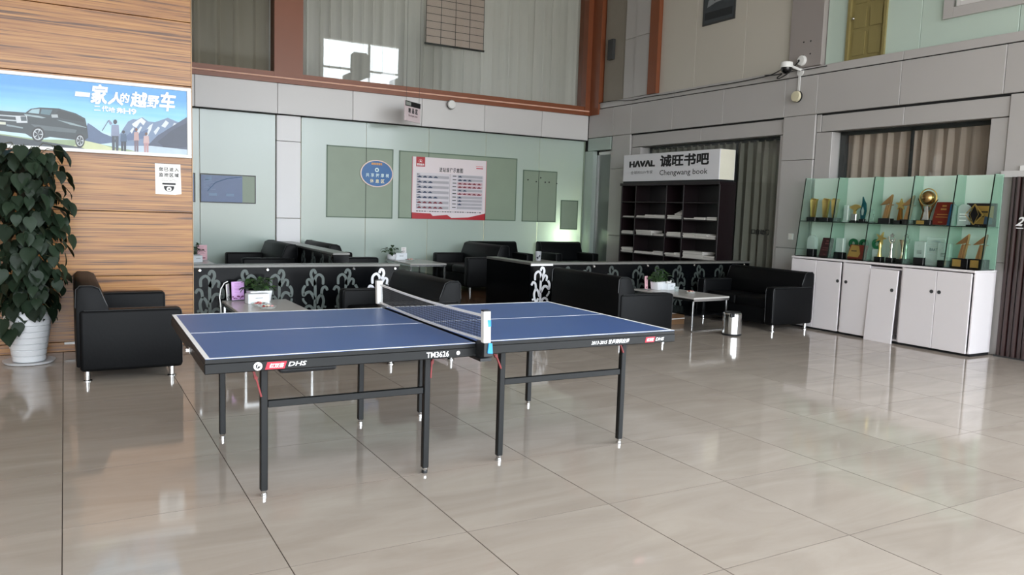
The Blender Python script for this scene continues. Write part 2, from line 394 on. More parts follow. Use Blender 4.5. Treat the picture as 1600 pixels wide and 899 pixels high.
# upper windows of the back wall
def upper_window(n, x0, x1):
    o = struct('window_%d' % n, (0, BY, 0))
    fm = MB()
    for a, b, c, d in ((x0, x1, 6.9, 7.2),): fm.box((a, .05, c), (b, .2, d), ORANGE)
    fm.build('frame', o)
    MB().box((x0, .10, 3.575), (x1, .106, 6.9), PANE).build('pane', o)
upper_window(3, -2.6, 2.98); upper_window(4, 3.44, 9.08)
MB().box((2.98, -.03, 3.40), (3.44, .25, 7.2), ORANGE).build('post', wb)
MB().box((9.06, -.05, 3.40), (9.24, .25, 7.2), ORANGE).build('post', wb)
# upstairs room behind the curtains: floor, walls, one bright window to the outside
ur = struct('wall_upstairs', (0, 17, 0))
a = P(520, 60, Y=17); b = P(622, 134, Y=17)
wx0, wx1, wz1, wz0 = a.x-.2, b.x+.3, a.z, b.z-.4
MB().box((-2.7, 0, 3.42), (wx0, .15, 7.2), PLASTER).box((wx1, 0, 3.42), (11, .15, 7.2), PLASTER).box((wx0, 0, wz1), (wx1, .15, 7.2), PLASTER).box((wx0, 0, 3.42), (wx1, .15, wz0), PLASTER).build('wall_face', ur)
MB().box((10.9, -3.8, 3.42), (11, 0, 7.2), PLASTER).build('end_wall', ur)
MB().box((-2.7, -3.8, 3.42), (-2.6, 0, 7.2), PLASTER).build('end_wall', ur)
MB().box((wx0, .02, (wz0+wz1)/2), (wx1, .06, (wz0+wz1)/2+.04), WHITE).box(((wx0+wx1)/2, .02, wz0), ((wx0+wx1)/2+.05, .06, wz1), WHITE).build('window_bar', ur)
portal(wx0, wx1, wz0, wz1, 17.1, True)

# ---- right wall (panels face -x)
wr = struct('wall_right', (RX, 0, 0))
MB().box((.34, 2.6, 0), (.42, 8.2, 7.2), PLASTER).box((.34, 8.2, 0), (.42, 13.4, 7.2), PLASTER).build('backing', wr)
def rp_(y0, y1, z0, z1, m=ALU, x=0, name='panel', t=.1):
    return MB().rbox((x, y0+.003, z0+.003), (x+t, y1-.003, z1-.003), m, .004, 1).build(name, wr)
fy = [2.6, 3.75, 5.05, 6.32, 7.58, 8.15, 9.39, 10.6, 11.74, 12.3, 13.1]
for a, b in zip(fy, fy[1:]): rp_(a, b, 2.955, 3.505, name='fascia_panel')
MB().box((.02, 2.62, .02), (.33, 3.19, 7.1), BLACKGAP).build('joint_backing', wr)
MB().box((.03, 2.62, 2.93), (.33, 13.1, 3.62), BLACKGAP).build('joint_backing', wr)
fy2 = [2.6, 4.4, 6.32, 8.13, 10.6, 12.1, 13.1]
for a, b in zip(fy2, fy2[1:]): rp_(a, b, 3.515, 3.63, x=.012, name='ledge_panel', t=.3)
for y0, y1 in ((11.74, 12.3), (7.58, 8.15)):
    for z0, z1 in ((0, 1.05), (1.05, 2.325), (2.325, 2.955)): rp_(y0, y1, z0, z1, name='column_panel', t=.3)
# window surrounds
rp_(9.9, 11.72, 2.71, 2.945, x=.03); rp_(8.16, 9.9, 2.71, 2.945, x=.03); rp_(11.46, 11.72, 0, 2.705, x=.03, t=.28); rp_(8.16, 8.22, 0, 2.705, x=.03, t=.28)
rp_(6.25, 7.49, 2.70, 2.93, x=.02); rp_(4.97, 6.25, 2.70, 2.93, x=.02); rp_(7.30, 7.57, 0, 2.695, x=.02, t=.28); rp_(4.97, 5.17, 0, 2.695, x=.02, t=.28)
rp_(7.495, 7.575, 2.70, 2.945, x=.02)
rp_(4.86, 4.965, 0, 1.06); rp_(4.86, 4.965, 1.06, 2.08); rp_(4.3, 4.965, 2.08, 2.945); rp_(3.2, 4.3, 2.08, 2.945)
rp_(2.6, 3.2, 0, 1.5); rp_(2.6, 3.2, 1.5, 2.945)
# nook by the back corner
rp_(12.34, 13.1, 2.70, 2.95, m=MINT, x=.0, name='glass_panel'); rp_(12.90, 13.2, .1, 2.70, m=MINT, x=.0, name='glass_panel')
rp_(12.30, 12.36, .1, 2.70, x=.02)
d1 = struct('door_1', (RX, 12.63, 0))
MB().box((.1, -.27, .1), (.14, -.22, 2.68), STEEL).box((.1, .22, .1), (.14, .27, 2.68), STEEL).box((.1, -.27, 2.62), (.14, .27, 2.68), WHITE).build('frame', d1)
MB().box((.115, -.22, .1), (.125, .22, 2.62), mat('grey_door_glass', '#6f7671', .12, 0, .05, 1)).build('leaf', d1)
# upper storey on the right
rp_(12.0, 12.72, 3.63, 7.2, m=mat('taupe_panel', '#8e877c', .5), x=.05, t=.2)
rp_(11.3, 11.72, 3.63, 4.72, m=ALU, name='column_panel', t=.3); rp_(11.3, 11.72, 4.72, 7.2, m=ALU, name='column_panel', t=.3)
rp_(11.72, 12.05, 3.63, 4.72, m=ALU, x=.02, name='column_panel', t=.3); rp_(11.72, 12.05, 4.72, 7.2, m=ALU, x=.02, name='column_panel', t=.3)
MB().box((-.02, 11.06, 3.63), (.2, 11.3, 7.2), ORANGE).build('post', wr)
MB().box((-.03, 12.76, 3.40), (.2, 13.1, 7.2), ORANGE).build('post', wr)
for a, b in ((8.13, 9.06), (9.06, 10.17), (10.17, 11.06)): rp_(a, b, 3.63, 7.2, m=BEIGE, x=.06, t=.15)
rp_(7.56, 8.13, 3.63, 7.2, m=mat('warm_grey_panel', '#9b9491', .35, 0, .04, 1), name='column_panel', t=.3)
for a, b in ((7.2, 7.555), (6.16, 6.66), (4.99, 6.16), (3.6, 4.99), (2.6, 3.6)): rp_(a, b, 3.63, 7.2, m=MINTU, x=.08, t=.12)
MB().box((-.01, 12.40, 4.42), (.05, 12.56, 4.80), DGREY).build('vent', wr, label='small dark wall vent')
hm = MB()
for px, py in ((1256, 66), (1267, 64), (1255, 87), (1266, 84)):
    p = P(px, py, X=RX); hm.cyl((0, p.y, p.z), (-.003, p.y, p.z), .012, INK, 8)
hm.build('screw_hole', wr, kind='stuff')
d2 = struct('door_2', (RX, 6.93, 3.63))           # upstairs wooden door
MB().box((.09, -.27, 0), (.15, .27, 3), DOORW).build('leaf', d2)
for yy in (-.13, .11):
    for z0, z1 in ((.06, .36), (.42, .68), (.74, 1.1), (1.16, 1.6)):
        MB().prism([(yy-.09, z0), (yy+.09, z0), (yy+.09, z1), (yy-.09, z1)], .078, .092, DOORW, 'yz').build('door_panel', d2)
MB().box((.05, -.30, 0), (.10, -.26, 3), DOORW).box((.05, .25, 0), (.10, .29, 3), DOORW).build('door_frame', d2)
MB().sphere((.06, .2, .55), .02, SILVER, 10).build('handle', d2)
w5 = struct('window_5', (RX, 5.4, 3.93))
MB().box((.04, -1.6, 0), (.10, .338, .12), ALU).box((.04, .34, 0), (.10, .46, 2), ALU).box((.03, -1.6, .12), (.08, .248, .17), ALUC).box((.03, .25, .12), (.08, .3, 2), ALUC).build('frame', w5)
MB().box((.06, -1.6, .17), (.07, .25, 2), mat('pale_window_glass', '#dfe8d8', .1)).build('pane', w5)
# windows in the right wall
w1 = struct('window_1', (RX, 0, 0))
MB().box((.25, 8.22, 2.66), (.30, 11.46, 2.71), DGREY).box((.25, 11.40, .1), (.30, 11.46, 2.7), DGREY).box((.25, 9.28, .1), (.29, 9.31, 2.7), DGREY).build('frame', w1)
MB().box((.22, 8.22, 0), (.226, 11.46, 2.71), PANE).build('pane', w1)
w2 = struct('window_2', (RX, 0, 0))
MB().box((.20, 5.17, 2.65), (.26, 7.3, 2.70), DGREY).box((.20, 7.22, 0), (.26, 7.3, 2.7), DGREY).box((.20, 6.23, 0), (.24, 6.255, 2.7), DGREY).build('frame', w2)
MB().box((.18, 5.17, 0), (.186, 7.3, 2.7), PANE).build('pane', w2)
gt = MB(); p0 = P(1173, 366, X=RX+.21)
gt.text('□自动门', (RX+.215, p0.y, p0.z), (0, -1, 0), (0, 0, 1), .36, .085, INK, .02, .1)
o = gt.build('lettering', None); o.parent = w1; o.matrix_parent_inverse = Matrix.Translation((-RX, 0, 0))
# doorway at the near end of the right wall
MB().box((-.04, 4.80, 2.02), (.1, 4.97, 2.09), ALUC).box((-.04, 3.2, 2.02), (.1, 4.8, 2.09), ALUC).build('door_head', wr)
d3 = struct('door_3', (RX, 0, 0))
rib = MB()
for k in range(7):
    y = 4.84-.055*k; x = -.02-.012*(k % 2)
    rib.prism([(x, y), (x-.05, y-.012), (x-.055, y-.03), (x-.045, y-.05), (x, y-.055), (x+.1, y-.055), (x+.1, y)], .02, 2.02, BROWND, 'xy')
rib.build('folding_leaf', d3, smooth=True)
lm = MB(); p0 = P(1586, 353, X=RX-.09)
lm.text('2', (-.085, p0.y, p0.z), (0, -1, 0), (0, 0, 1), .07, .10, INKW, .02, .4); lm.box((-.085, p0.y-.01, p0.z-.03), (-.083, p0.y-.1, p0.z-.02), INKW)
lm.build('lettering', d3)
MB().box((-.06, 3.2, 0), (.3, 4.86, .018), DGREY).build('threshold', d3)
MB().box((1.0, 2.6, 0), (1.1, 5.3, 3), CREAM).box((.34, 2.6, 0), (1.1, 2.7, 3), CREAM).build('wall_passage', kind='structure').location = (RX, 0, 0)

# curtains
def curtain(name, label, cat, p0, p1, z0, z1, folds, amp, m, group=None, head=True, n=None):
    p0, p1 = Vector(p0), Vector(p1); d = (p1-p0); L = d.length; d.normalize(); nrm = Vector((-d.y, d.x, 0)); n = n or folds*8
    vs = []; fs = []; rows = [z0, z0+.3*(z1-z0), z1-.16, z1]
    ph = [random.uniform(-.5, .5) for _ in range(folds+2)]
    for j, z in enumerate(rows):
        for i in range(n+1):
            t = i/n; k = t*folds; w_ = ph[int(k)]*(1-(k % 1))+ph[int(k)+1]*(k % 1)
            a = amp*(math.sin(2*PI*k+w_*2)+.35*math.sin(4*PI*k+w_*5))*(1.1 if j < 2 else (.8 if j == 2 else .45))
            vs.append(tuple(p0+d*(t*L)+nrm*a)+()); vs[-1] = (vs[-1][0], vs[-1][1], z)
    for j in range(len(rows)-1):
        for i in range(n): fs.append((j*(n+1)+i, j*(n+1)+i+1, (j+1)*(n+1)+i+1, (j+1)*(n+1)+i))
    o = MB().add(vs, fs, m).build(name, smooth=True)
    return tag(o, label, cat, group)
curtain('curtain', 'grey green pleated curtain behind the window next to the bookcase', 'curtain', (9.48, 8.15, 0), (9.48, 11.5, 0), .11, 2.68, 20, .03, CURTG).location.x = -.02
curtain('curtain', 'brown pleated curtain in the window above the trophy cabinet', 'curtain', (9.46, 5.1, 0), (9.46, 7.22, 0), .02, 2.66, 13, .03, CURT)
curtain('curtain', 'dark taupe curtain in the upper window beside the wood wall', 'curtain', (-2.5, 13.42, 0), (2.98, 13.42, 0), 3.6, 7.0, 20, .05, CURTD)
curtain('curtain', 'grey sheer curtain in the wide upper window with bright daylight and chairs behind', 'curtain', (3.42, 13.42, 0), (9.2, 13.42, 0), 3.62, 7.0, 30, .055, SHEER)
sb = MB().box((5.69, 13.27, 4.41), (6.85, 13.285, 6.9), mat('pinkish_blind', '#d8c2b8', .8, 0, .05))
for k in range(1, 9): sb.box((5.69, 13.265, 4.41+.13*k), (6.85, 13.27, 4.418+.13*k), DGREY)
for k in range(0, 5): sb.box((5.69+.29*k-.004, 13.265, 4.41), (5.69+.29*k+.004, 13.27, 6.9), DGREY)
tag(sb.box((5.67, 13.26, 4.39), (6.87, 13.29, 4.42), DARK).build('roller_blind'), 'pinkish checked roller blind half drawn in the wide upper window', 'blind')
# chairs upstairs seen through the sheer curtain
for px, py, wd, lab in ((562, 83, .34, 'slim dark chair back seen through the sheer curtain upstairs before the bright window'), (652, 56, .75, 'broad dark chair back seen through the sheer curtain upstairs near the blind')):
    p = P(px, py, Y=14.3)
    t = thing('office_chair', lab, 'chair', (p.x, 14.3, 3.42))
    zt = p.z-3.42
    MB().prism([(-wd/2, .5), (wd/2, .5), (wd/2*.95, zt-.05), (wd/2*.7, zt), (-wd/2*.7, zt), (-wd/2*.95, zt-.05)], -.05, .03, DARK).build('backrest', t)
    MB().rbox((-wd/2, 0, .42), (wd/2, .5, .5), DARK, .02).build('seat', t)
    MB().cyl((0, .25, .05), (0, .25, .42), .03, DARK).build('pole', t)
    MB().box((-.28, .22, 0), (.28, .28, .05), DARK).box((-.03, -.03, 0), (.03, .53, .05), DARK).build('base', t)

# ================================================================== PING-PONG TABLE
TH = -.0186312911
TO = Vector((.54015676, 3.71715581, 0))
GAP, OFF = .0355, .0286
tt = thing('table_tennis_table', 'blue folding table tennis table with white lines and black steel legs', 'table', TO, TH)
W, L = 1.525, 1.37
for h, (ox, oy) in enumerate(((0, 0), (L+GAP, OFF))):
    top = MB().box((ox, oy, .738), (ox+L, oy+W, .7575), BLACKM).box((ox+.001, oy+.001, .7575), (ox+L-.001, oy+W-.001, .7598), BLUE).build('tabletop', tt)
    ln = MB(); z0, z1 = .7598, .7606
    ends = (ox, ox+.022) if h == 0 else (ox+L-.022, ox+L)
    ln.box((ox, oy, z0), (ox+L, oy+.02, z1), INKW).box((ox, oy+W-.02, z0), (ox+L, oy+W, z1), INKW).box((ends[0], oy+.02, z0), (ends[1], oy+W-.02, z1), INKW)
    ln.box((ox+(.022 if h == 0 else 0), oy+W/2-.0022, z0), (ox+L-(0 if h == 0 else .022), oy+W/2+.0022, z1), INKW)
    ln.build('boundary_line', top)
    ap = MB()
    for a, b in (((ox-.004, oy-.004), (ox+L+.004, oy+.028)), ((ox-.004, oy+W-.028), (ox+L+.004, oy+W+.004)), ((ox-.004, oy+.028), (ox+.028, oy+W-.028)), ((ox+L-.028, oy+.028), (ox+L+.004, oy+W-.028))):
        ap.rbox((a[0], a[1], .688), (b[0], b[1], .7375), BLACKM, .004, 1)
    ap.build('apron', tt)
    ax = (.30, 1.175) if h == 0 else (1.66, 2.537)
    rx = (.262, 1.150) if h == 0 else (1.597, 2.482)
    for lx, ly in ((ax[0], .21), (ax[1], .21), (rx[0], 1.295), (rx[1], 1.295)):
        yy = ly+ (OFF if h else 0)
        lg = MB().rbox((lx-.018, yy-.018, .03), (lx+.018, yy+.018, .70), BLACKM, .004, 1).build('leg', tt)
        MB().lathe([(.012, .012), (.015, .03), (.015, .04)], CHROME, 12, (lx, yy, 0)).lathe([(.017, 0), (.017, .014)], CHROME if not (h == 0 and lx == ax[1]) else DARK, 12, (lx, yy, 0)).build('foot', lg, smooth=True)
    MB().rbox((ax[0]+.019, .2+h*OFF, .455), (ax[1]-.019, .222+h*OFF, .492), BLACKM, .003, 1).build('crossbar', tt)
    for yy in (.21, 1.295): MB().rbox(((ax if yy < 1 else rx)[0]-.03, yy-.015+h*OFF, .675), ((ax if yy < 1 else rx)[1]+.03, yy+.015+h*OFF, .70), BLACKM, .003, 1).build('leg_rail', tt)
for (xa, za), (xb, zb), dy in (((.235, .695), (.283, .52), -.02), ((1.575, .695), (1.642, .56), -.02), ((2.47, .695), (2.52, .60), -.02), ((1.215, .695), (1.196, .54), .0)):
    yy = .21+dy+(OFF if xa > 1.4 else 0)
    b = MB().bar((xa, yy, za), ((xa+xb)/2, yy, (za+zb)/2), .022, .01, REDM).bar(((xa+xb)/2-.004, yy-.006, (za+zb)/2+.02), (xb, yy-.006, zb), .014, .008, REDM).build('folding_brace', tt)
    MB().cyl(((xa+xb)/2-.002, yy-.014, (za+zb)/2+.01), ((xa+xb)/2-.002, yy+.008, (za+zb)/2+.01), .009, REDM, 8).build('rivet', b)
# lettering on the apron
lt = MB(); yy = -.0052
def ring(c, r0, r1, m, y, n=24):
    vs = [(c[0]+r*math.cos(2*PI*i/n), y, c[1]+r*math.sin(2*PI*i/n)) for r in (r0, r1) for i in range(n)]
    return vs, [(i, (i+1) % n, n+(i+1) % n, n+i) for i in range(n)]
lt.add(*ring((.232, .712), .011, .02, INKW, yy), INKW)
lt.poly([(.226, yy, .706), (.232, yy, .722), (.238, yy, .722), (.240, yy, .712), (.232, yy, .712), (.231, yy, .706)], INKW); lt.build('emblem', tt); lt = MB()
lt.poly([(.264, yy, .694), (.355, yy, .694), (.366, yy, .729), (.275, yy, .729)], RED)
lt.text('红双喜', (.283, yy-.0004, .700), (1, 0, 0), (0, 0, 1), .066, .022, INKW, .02, .25)
lt.build('badge', tt); lt = MB()
lt.text('DHS', (.372, yy, .703), (1, 0, 0), (0, 0, 1), .082, .022, INKW, .014, .35)
lt.build('lettering', tt); lt = MB()
lt.text('TM3626', (1.083, yy, .697), (1, 0, 0), (0, 0, 1), .128, .030, INKW, .012, 0)
lt.build('lettering', tt); lt = MB()
lt.add([(1.265+.011*math.cos(2*PI*i/16), yy, .713+.011*math.sin(2*PI*i/16)) for i in range(16)], [tuple(range(16))], INKW)
lt.build('white_dot', tt); lt = MB()
y2 = yy+OFF
lt.text('2013-2015 世乒赛供应商', (2.14, y2, .701), (1, 0, 0), (0, 0, 1), .275, .027, INKW, .009, .3)
lt.build('lettering', tt); lt = MB()
lt.poly([(2.54, y2, .695), (2.61, y2, .695), (2.618, y2, .728), (2.548, y2, .728)], RED)
lt.text('红双喜', (2.552, y2-.0004, .701), (1, 0, 0), (0, 0, 1), .052, .02, INKW, .02, .25)
lt.build('badge', tt); lt = MB()
lt.text('DHS', (2.622, y2, .702), (1, 0, 0), (0, 0, 1), .062, .02, INKW, .014, .35)
lt.build('lettering', tt, label='white and red lettering printed on the apron')
MB().rbox((.34, .03, .66), (.62, .16, .69), DARK, .02).build('tray', tt)
for x in (1.29,): MB().box((-.006, .55, .69), (-.004, .62, .72), STEEL).box((-.02, .57, .695), (-.006, .6, .71), CHROME).build('latch', tt)

# net
nx = L+GAP/2
nt_ = thing('table_tennis_net', 'black net with white tapes clamped across the middle of the blue table', 'net', TO, TH)
ya, yb = -.085, W+.10
nm = MB(); t_ = .0009
def sag(y): return -.014*math.sin(PI*(y-ya)/(yb-ya))
ys = [ya+.03+i*(yb-ya-.06)/118 for i in range(119)]
for y in ys: nm.box((nx-t_, y-t_, .79+sag(y)), (nx+t_, y+t_, .912+sag(y)), INK)
for k in range(1, 9):
    z = .79+.0135*k
    for a, b in zip(ys[::6], ys[6::6]): nm.bar((nx, a, z+sag(a)), (nx, b, z+sag(b)), 2*t_, 2*t_, INK)
nm.build('netting', nt_, kind='stuff')
for z, nm_ in ((.915, 'top_tape'), (.787, 'bottom_tape')):
    tb_ = MB(); yy_ = [ya+i*(yb-ya)/16 for i in range(17)]
    for a, b in zip(yy_, yy_[1:]): tb_.bar((nx, a, z+sag(a)), (nx, b, z+sag(b)), .007, .013, INKW)
    tb_.build(nm_, nt_)
for y, s in ((-.085, -1), (W+.10, 1)):
    po = MB().prism([(nx-.022, .775), (nx+.02, .775), (nx+.015, .945), (nx-.027, .945)], y-.02, y+.02, WHITE, 'xz', .005).build('post', nt_)
    MB().prism([(nx-.026, .944), (nx+.014, .944), (nx+.013, .95), (nx-.025, .95)], y-.018, y+.018, DARK, 'xz').build('post_cap', po)
    if s < 0: MB().prism([(nx-.005, .90), (nx+.014, .90), (nx+.016, .865), (nx+.002, .862)], y-.024, y-.018, BLUEP, 'xz').build('button', po)
    cl = MB().prism([(nx-.02, .70), (nx+.035, .70), (nx+.032, .778), (nx-.02, .778)], y-.02, (-.008 if s < 0 else W+.02), DARK, 'xz', .004).box((nx-.03, (y if s < 0 else W-.06), .675), (nx+.035, (.05 if s < 0 else y), .69), DARK).build('clamp', nt_)
    MB().prism([(nx-.002, .722), (nx+.03, .718), (nx+.024, .775), (nx+.004, .775)], y-.028, y-.019, BLUEP, 'xz', .002).build('clamp_lever', cl)

# ================================================================== SOFAS  (local: faces +x, width along y, back at x=0)
def make_sofa(w_, label, name='loveseat', cat='sofa', group=None, seats=2):
    t = thing(name, label, cat, (0, 0, 0), 0, group); ar = .15; D = .78
    MB().rbox((.04, ar-.02, .085), (.74, w_-ar+.02, .29), LEATHER2, .015).build('base', t, smooth=True)
    sw = (w_-2*ar)/seats
    for i in range(seats):
        MB().rbox((.17, ar+i*sw+.003, .28), (.745, ar+(i+1)*sw-.003, .42), LEATHER, .035, 3).build('seat_cushion', t, smooth=True)
    for y0, y1 in ((0, ar), (w_-ar, w_)):
        a = MB().rbox((.025, y0, .085), (D, y1, .58), LEATHER, .028, 3).build('armrest', t, smooth=True)
        for yy in (y0+.012, y1-.012): MB().tube([(.06, yy, .576), (D-.03, yy, .576), (D-.008, yy, .565), (D-.003, yy, .54), (D-.003, yy, .12)], .0035, PIPING, 6).build('piping', a, smooth=True)
    MB().prism([(.0, .12), (.2, .12), (.26, .45), (.235, .60), (.17, .755), (.12, .775), (.035, .775), (.012, .75), (.0, .6)], .02, w_-.02, LEATHER, 'xz', .016, 2).build('backrest', t, smooth=True)
    bp = [o for o in t.children if o.name.startswith('backrest')][0]
    for yy in (.03, w_-.03): MB().tube([(.245, yy, .52), (.225, yy, .61), (.17, yy, .752), (.12, yy, .774), (.035, yy, .774), (.006, yy, .745), (.0, yy, .6)], .004, PIPING, 6).build('piping', bp, smooth=True)
    for x in (.075, .70):
        for y in (.07, w_-.07):
            MB().lathe([(.036, 0), (.036, .008), (.022, .014), (.022, .09)], CHROME, 14, (x, y, 0)).build('leg', t, smooth=True)
    return t
sf = make_sofa(1.42, 'black leather loveseat against the wood wall beside the potted plant', group='black loveseats')
sf.location = (.055, 6.95, 0)
G = 'black loveseats'
# rz=0 faces +x with y up from loc; rz=pi faces -x, loc at its far end
dup(sf, (5.30, 6.82, 0), 0, 'black leather loveseat seen from behind, between the blue table and the metal waste bin', G)
dup(sf, (3.33, 8.17, 0), PI, 'black leather loveseat just behind the table tennis net, its back to the aisle', G)
dup(sf, (8.72, 8.42, 0), PI, 'black leather loveseat beside the white cabinet, its back against the cabinet', G)
dup(sf, (6.47, 12.76, .1), PI, 'black leather loveseat in the middle of the raised wooden floor facing a low table', G)
dup(sf, (2.94, 12.80, .1), PI, 'black leather loveseat on the raised floor below the pale aluminium column', G)
dup(sf, (3.42, 11.45, .1), 0, 'black leather loveseat hidden behind the narrow cross screen on the raised floor', G)
ac = make_sofa(1.0, 'black leather armchair against the green glass wall, backing the middle loveseat', 'armchair', 'armchair', 'black armchairs', 1)
ac.location = (6.50, 13.05, .1); ac.rotation_euler = (0, 0, -PI/2)
dup(ac, (8.02, 13.10, .1), -PI/2, 'black leather armchair in the corner by the glowing green glass', 'black armchairs')

# ================================================================== DIVIDER SCREENS
SCROLLS = [
    ([(0, -.52), (-.005, -.30), (.0, -.17), (.028, -.115), (.045, -.07), (.034, -.028), (.006, -.022), (-.012, -.062)], .025),
    ([(.0, -.19), (-.008, -.105), (-.046, -.07), (-.09, -.105), (-.092, -.185)], .024),
    ([(.01, -.20), (.055, -.125), (.088, -.14), (.08, -.195)], .022),
    ([(.0, -.35), (.045, -.27), (.09, -.27), (.125, -.30), (.13, -.235), (.105, -.19)], .026),
    ([(-.02, -.40), (-.04, -.33), (-.075, -.30), (-.10, -.36), (-.085, -.44), (-.055, -.455), (-.035, -.42)], .024),
    ([(-.075, -.30), (-.085, -.23), (-.12, -.21), (-.145, -.25)], .024),
    ([(.0, -.52), (.03, -.44), (.07, -.42), (.105, -.45), (.10, -.51), (.07, -.52)], .024),
    ([(-.10, -.60), (-.07, -.52), (-.01, -.49), (.05, -.52), (.08, -.60)], .026),
    ([(.09, -.40), (.125, -.36), (.13, -.33)], .02),
    ([(-.13, -.44), (-.10, -.43)], .02), ([(-.02, -.66), (-.03, -.57), (.0, -.52)], .024)]
def smooth_pts(p, n=6):
    out = []; q = [p[0]]+list(p)+[p[-1]]
    for i in range(1, len(q)-2):
        for k in range(n):
            t = k/n
            out.append(tuple(.5*((2*q[i][a])+(-q[i-1][a]+q[i+1][a])*t+(2*q[i-1][a]-5*q[i][a]+4*q[i+1][a]-q[i+2][a])*t*t+(-q[i-1][a]+3*q[i][a]-3*q[i+1][a]+q[i+2][a])*t**3) for a in range(2)))
    return out+[p[-1]]
def scroll(mb, o, ux, nrm, m, flip=1, th=.004):
    """one scroll motif, cut from film and standing proud of the panel; o = top centre"""
    o, ux, nrm = Vector(o), Vector(ux), Vector(nrm)
    for pts, wd in SCROLLS:
        s = smooth_pts(pts); vs = []; fs = []
        for i, (a, b) in enumerate(s):
            d = Vector((s[min(i+1, len(s)-1)][0]-s[max(i-1, 0)][0], s[min(i+1, len(s)-1)][1]-s[max(i-1, 0)][1])); d.normalize()
            f = .62*wd*(1 if 0 < i < len(s)-1 else .55)
            for sg in (1, -1):
                for h in (0, th):
                    x = (a-d.y*f*sg)*flip; z = b+d.x*f*sg
                    vs.append(o+ux*x+Vector((0, 0, z))+nrm*h)
        n = len(s)
        for i in range(n-1):
            a, b = 4*i, 4*i+4
            fs += [(a+1, b+1, b+3, a+3), (a, a+1, b+1, b), (a+2, b+2, b+3, a+3)]
        mb.add(vs, fs, m)
    # round ends
def screen(name, label, p0, p1, z0, z1, thick, motifs, bolts, white=(), grey=None):
    """hollow screen standing from p0 to p1 (front face), thick behind it"""
    p0, p1 = Vector((*p0, 0)), Vector((*p1, 0)); d = p1-p0; Ln = d.length; d.normalize()
    t = thing(name, label, 'divider', (p0.x, p0.y, z0), math.atan2(d.y, d.x), 'scroll-patterned divider screens'); H = z1-z0
    MB().box((0, 0, .05), (Ln, .012, H-.03), BLKGLASS).build('front_panel', t)
    MB().box((0, thick-.012, .05), (Ln, thick, H-.03), BLKGLASS).build('back_panel', t)
    for x in (0, Ln-.02): MB().box((x, .012, .0), (x+.02, thick-.012, H-.03), BLKGLASS).build('end_panel', t)
    MB().box((0.02, .02, 0), (Ln-.02, thick-.02, .05), DARK).build('plinth', t)
    MB().rbox((-.005, -.012, H-.03), (Ln+.005, thick+.012, H), RAIL, .004, 1).build('top_rail', t)
    for i, x in enumerate(motifs):
        mb = MB(); scroll(mb, (x, 0, H-.045), (1, 0, 0), (0, -1, 0), SCROLLW if i in white else (grey or SCROLLG), 1 if i % 2 == 0 or i in white else -1)
        mb.build('scroll_motif', t, label='white scroll motif' if i in white else None)
    for x in bolts:
        MB().lathe([(.018, 0), (.02, .006), (.012, .016)], CHROME, 14, T=Matrix.Translation((x, 0, H-.055)) @ Matrix.Rotation(PI/2, 4, 'X')).build('bolt', t, smooth=True)
    return t
SY = 8.60
bx = lambda px, py=418: P(px, py, Y=SY).x
x0 = 1.14; x1 = P(624, 414, Y=SY).x
mot = [bx(q) for q in (328, 385, 437, 492, 541)]+[bx(594)]
screen('divider_screen', 'black divider screen with grey scrolls running out from the wood wall', (x0, SY), (x1, SY), 0, .805, .16, [m-x0 for m in mot], [bx(q)-x0 for q in (312, 418, 553, 617)], white=(5,))
x0 = P(829, 414, Y=SY).x; x1 = P(1171, 411, Y=SY).x
mot = [bx(846), bx(886)+.03]+[bx(q) for q in (918, 957, 998, 1028, 1060, 1093, 1125)]
s2 = screen('divider_screen', 'black divider screen with one bright white scroll, in front of the bookcase', (x0, SY), (x1, SY), 0, .805, .16, [m-x0 for m in mot], [bx(q)-x0 for q in (928, 1012, 1085, 1163)], white=(0,), grey=mat('shaded_scroll_film', '#343b38', .5))  # darker film colour paints in the shade on this screen's scrolls
MB().box((0.0, -.016, .765), (bx(863)-x0, .0, .79), INKW).build('white_strip', s2, label='white strip under the rail')
MB().box((0, .16, 0), (.16, 1.2, .775), BLKGLASS).build('return_panel', s2)
MB().rbox((-.005, .17, .775), (.165, 1.21, .805), RAIL, .004, 1).build('return_rail', s2)
for yb in (8.95, 9.45): pass
cs = screen('divider_screen', 'narrow black cross screen between two loveseats on the raised wooden floor', (2.97, 12.7), (2.97, 9.75), .1, .86, .2, [.5, 1.0, 1.5, 2.0, 2.45, 2.8], [2.88])
# white cable pin standing on the rail
# ================================================================== COFFEE TABLES
def make_table(w_, l_, h_, label, name='coffee_table'):
    t = thing(name, label, 'table', group='grey topped coffee tables')
    MB().rbox((0, 0, h_-.022), (w_, l_, h_), TOPGREY, .004, 1).build('tabletop', t)
    MB().box((.005, .005, h_-.05), (w_-.005, .025, h_-.022), STEEL).box((.005, l_-.025, h_-.05), (w_-.005, l_-.005, h_-.022), STEEL).box((.005, .025, h_-.05), (.025, l_-.025, h_-.022), STEEL).box((w_-.025, .025, h_-.05), (w_-.005, l_-.025, h_-.022), STEEL).build('rim', t)
    for y in (.02, l_-.045):
        for x in (.01, w_-.035): MB().rbox((x, y, .012), (x+.025, y+.025, h_-.05), STEEL, .003, 1).build('leg', t)
        MB().box((.01, y, 0), (w_-.01, y+.025, .014), STEEL).build('runner', t)
    MB().box((.03, .05, .2), (w_-.03, l_-.05, .212), BLKGLASS).build('shelf', t)
    return t
ct = make_table(.66, 1.15, .44, 'grey topped coffee table with steel runners standing beside the metal waste bin'); ct.location = (6.90, 7.36, 0); ct.rotation_euler[2] = .06
dup(ct, (1.40, 7.33, 0), 0, 'grey topped coffee table with lilac leaflet stand, behind the far edge of the blue table')
dup(ct, (4.92, 11.93, .1), 0, 'grey topped coffee table with pothos and white tissue box on the raised floor')
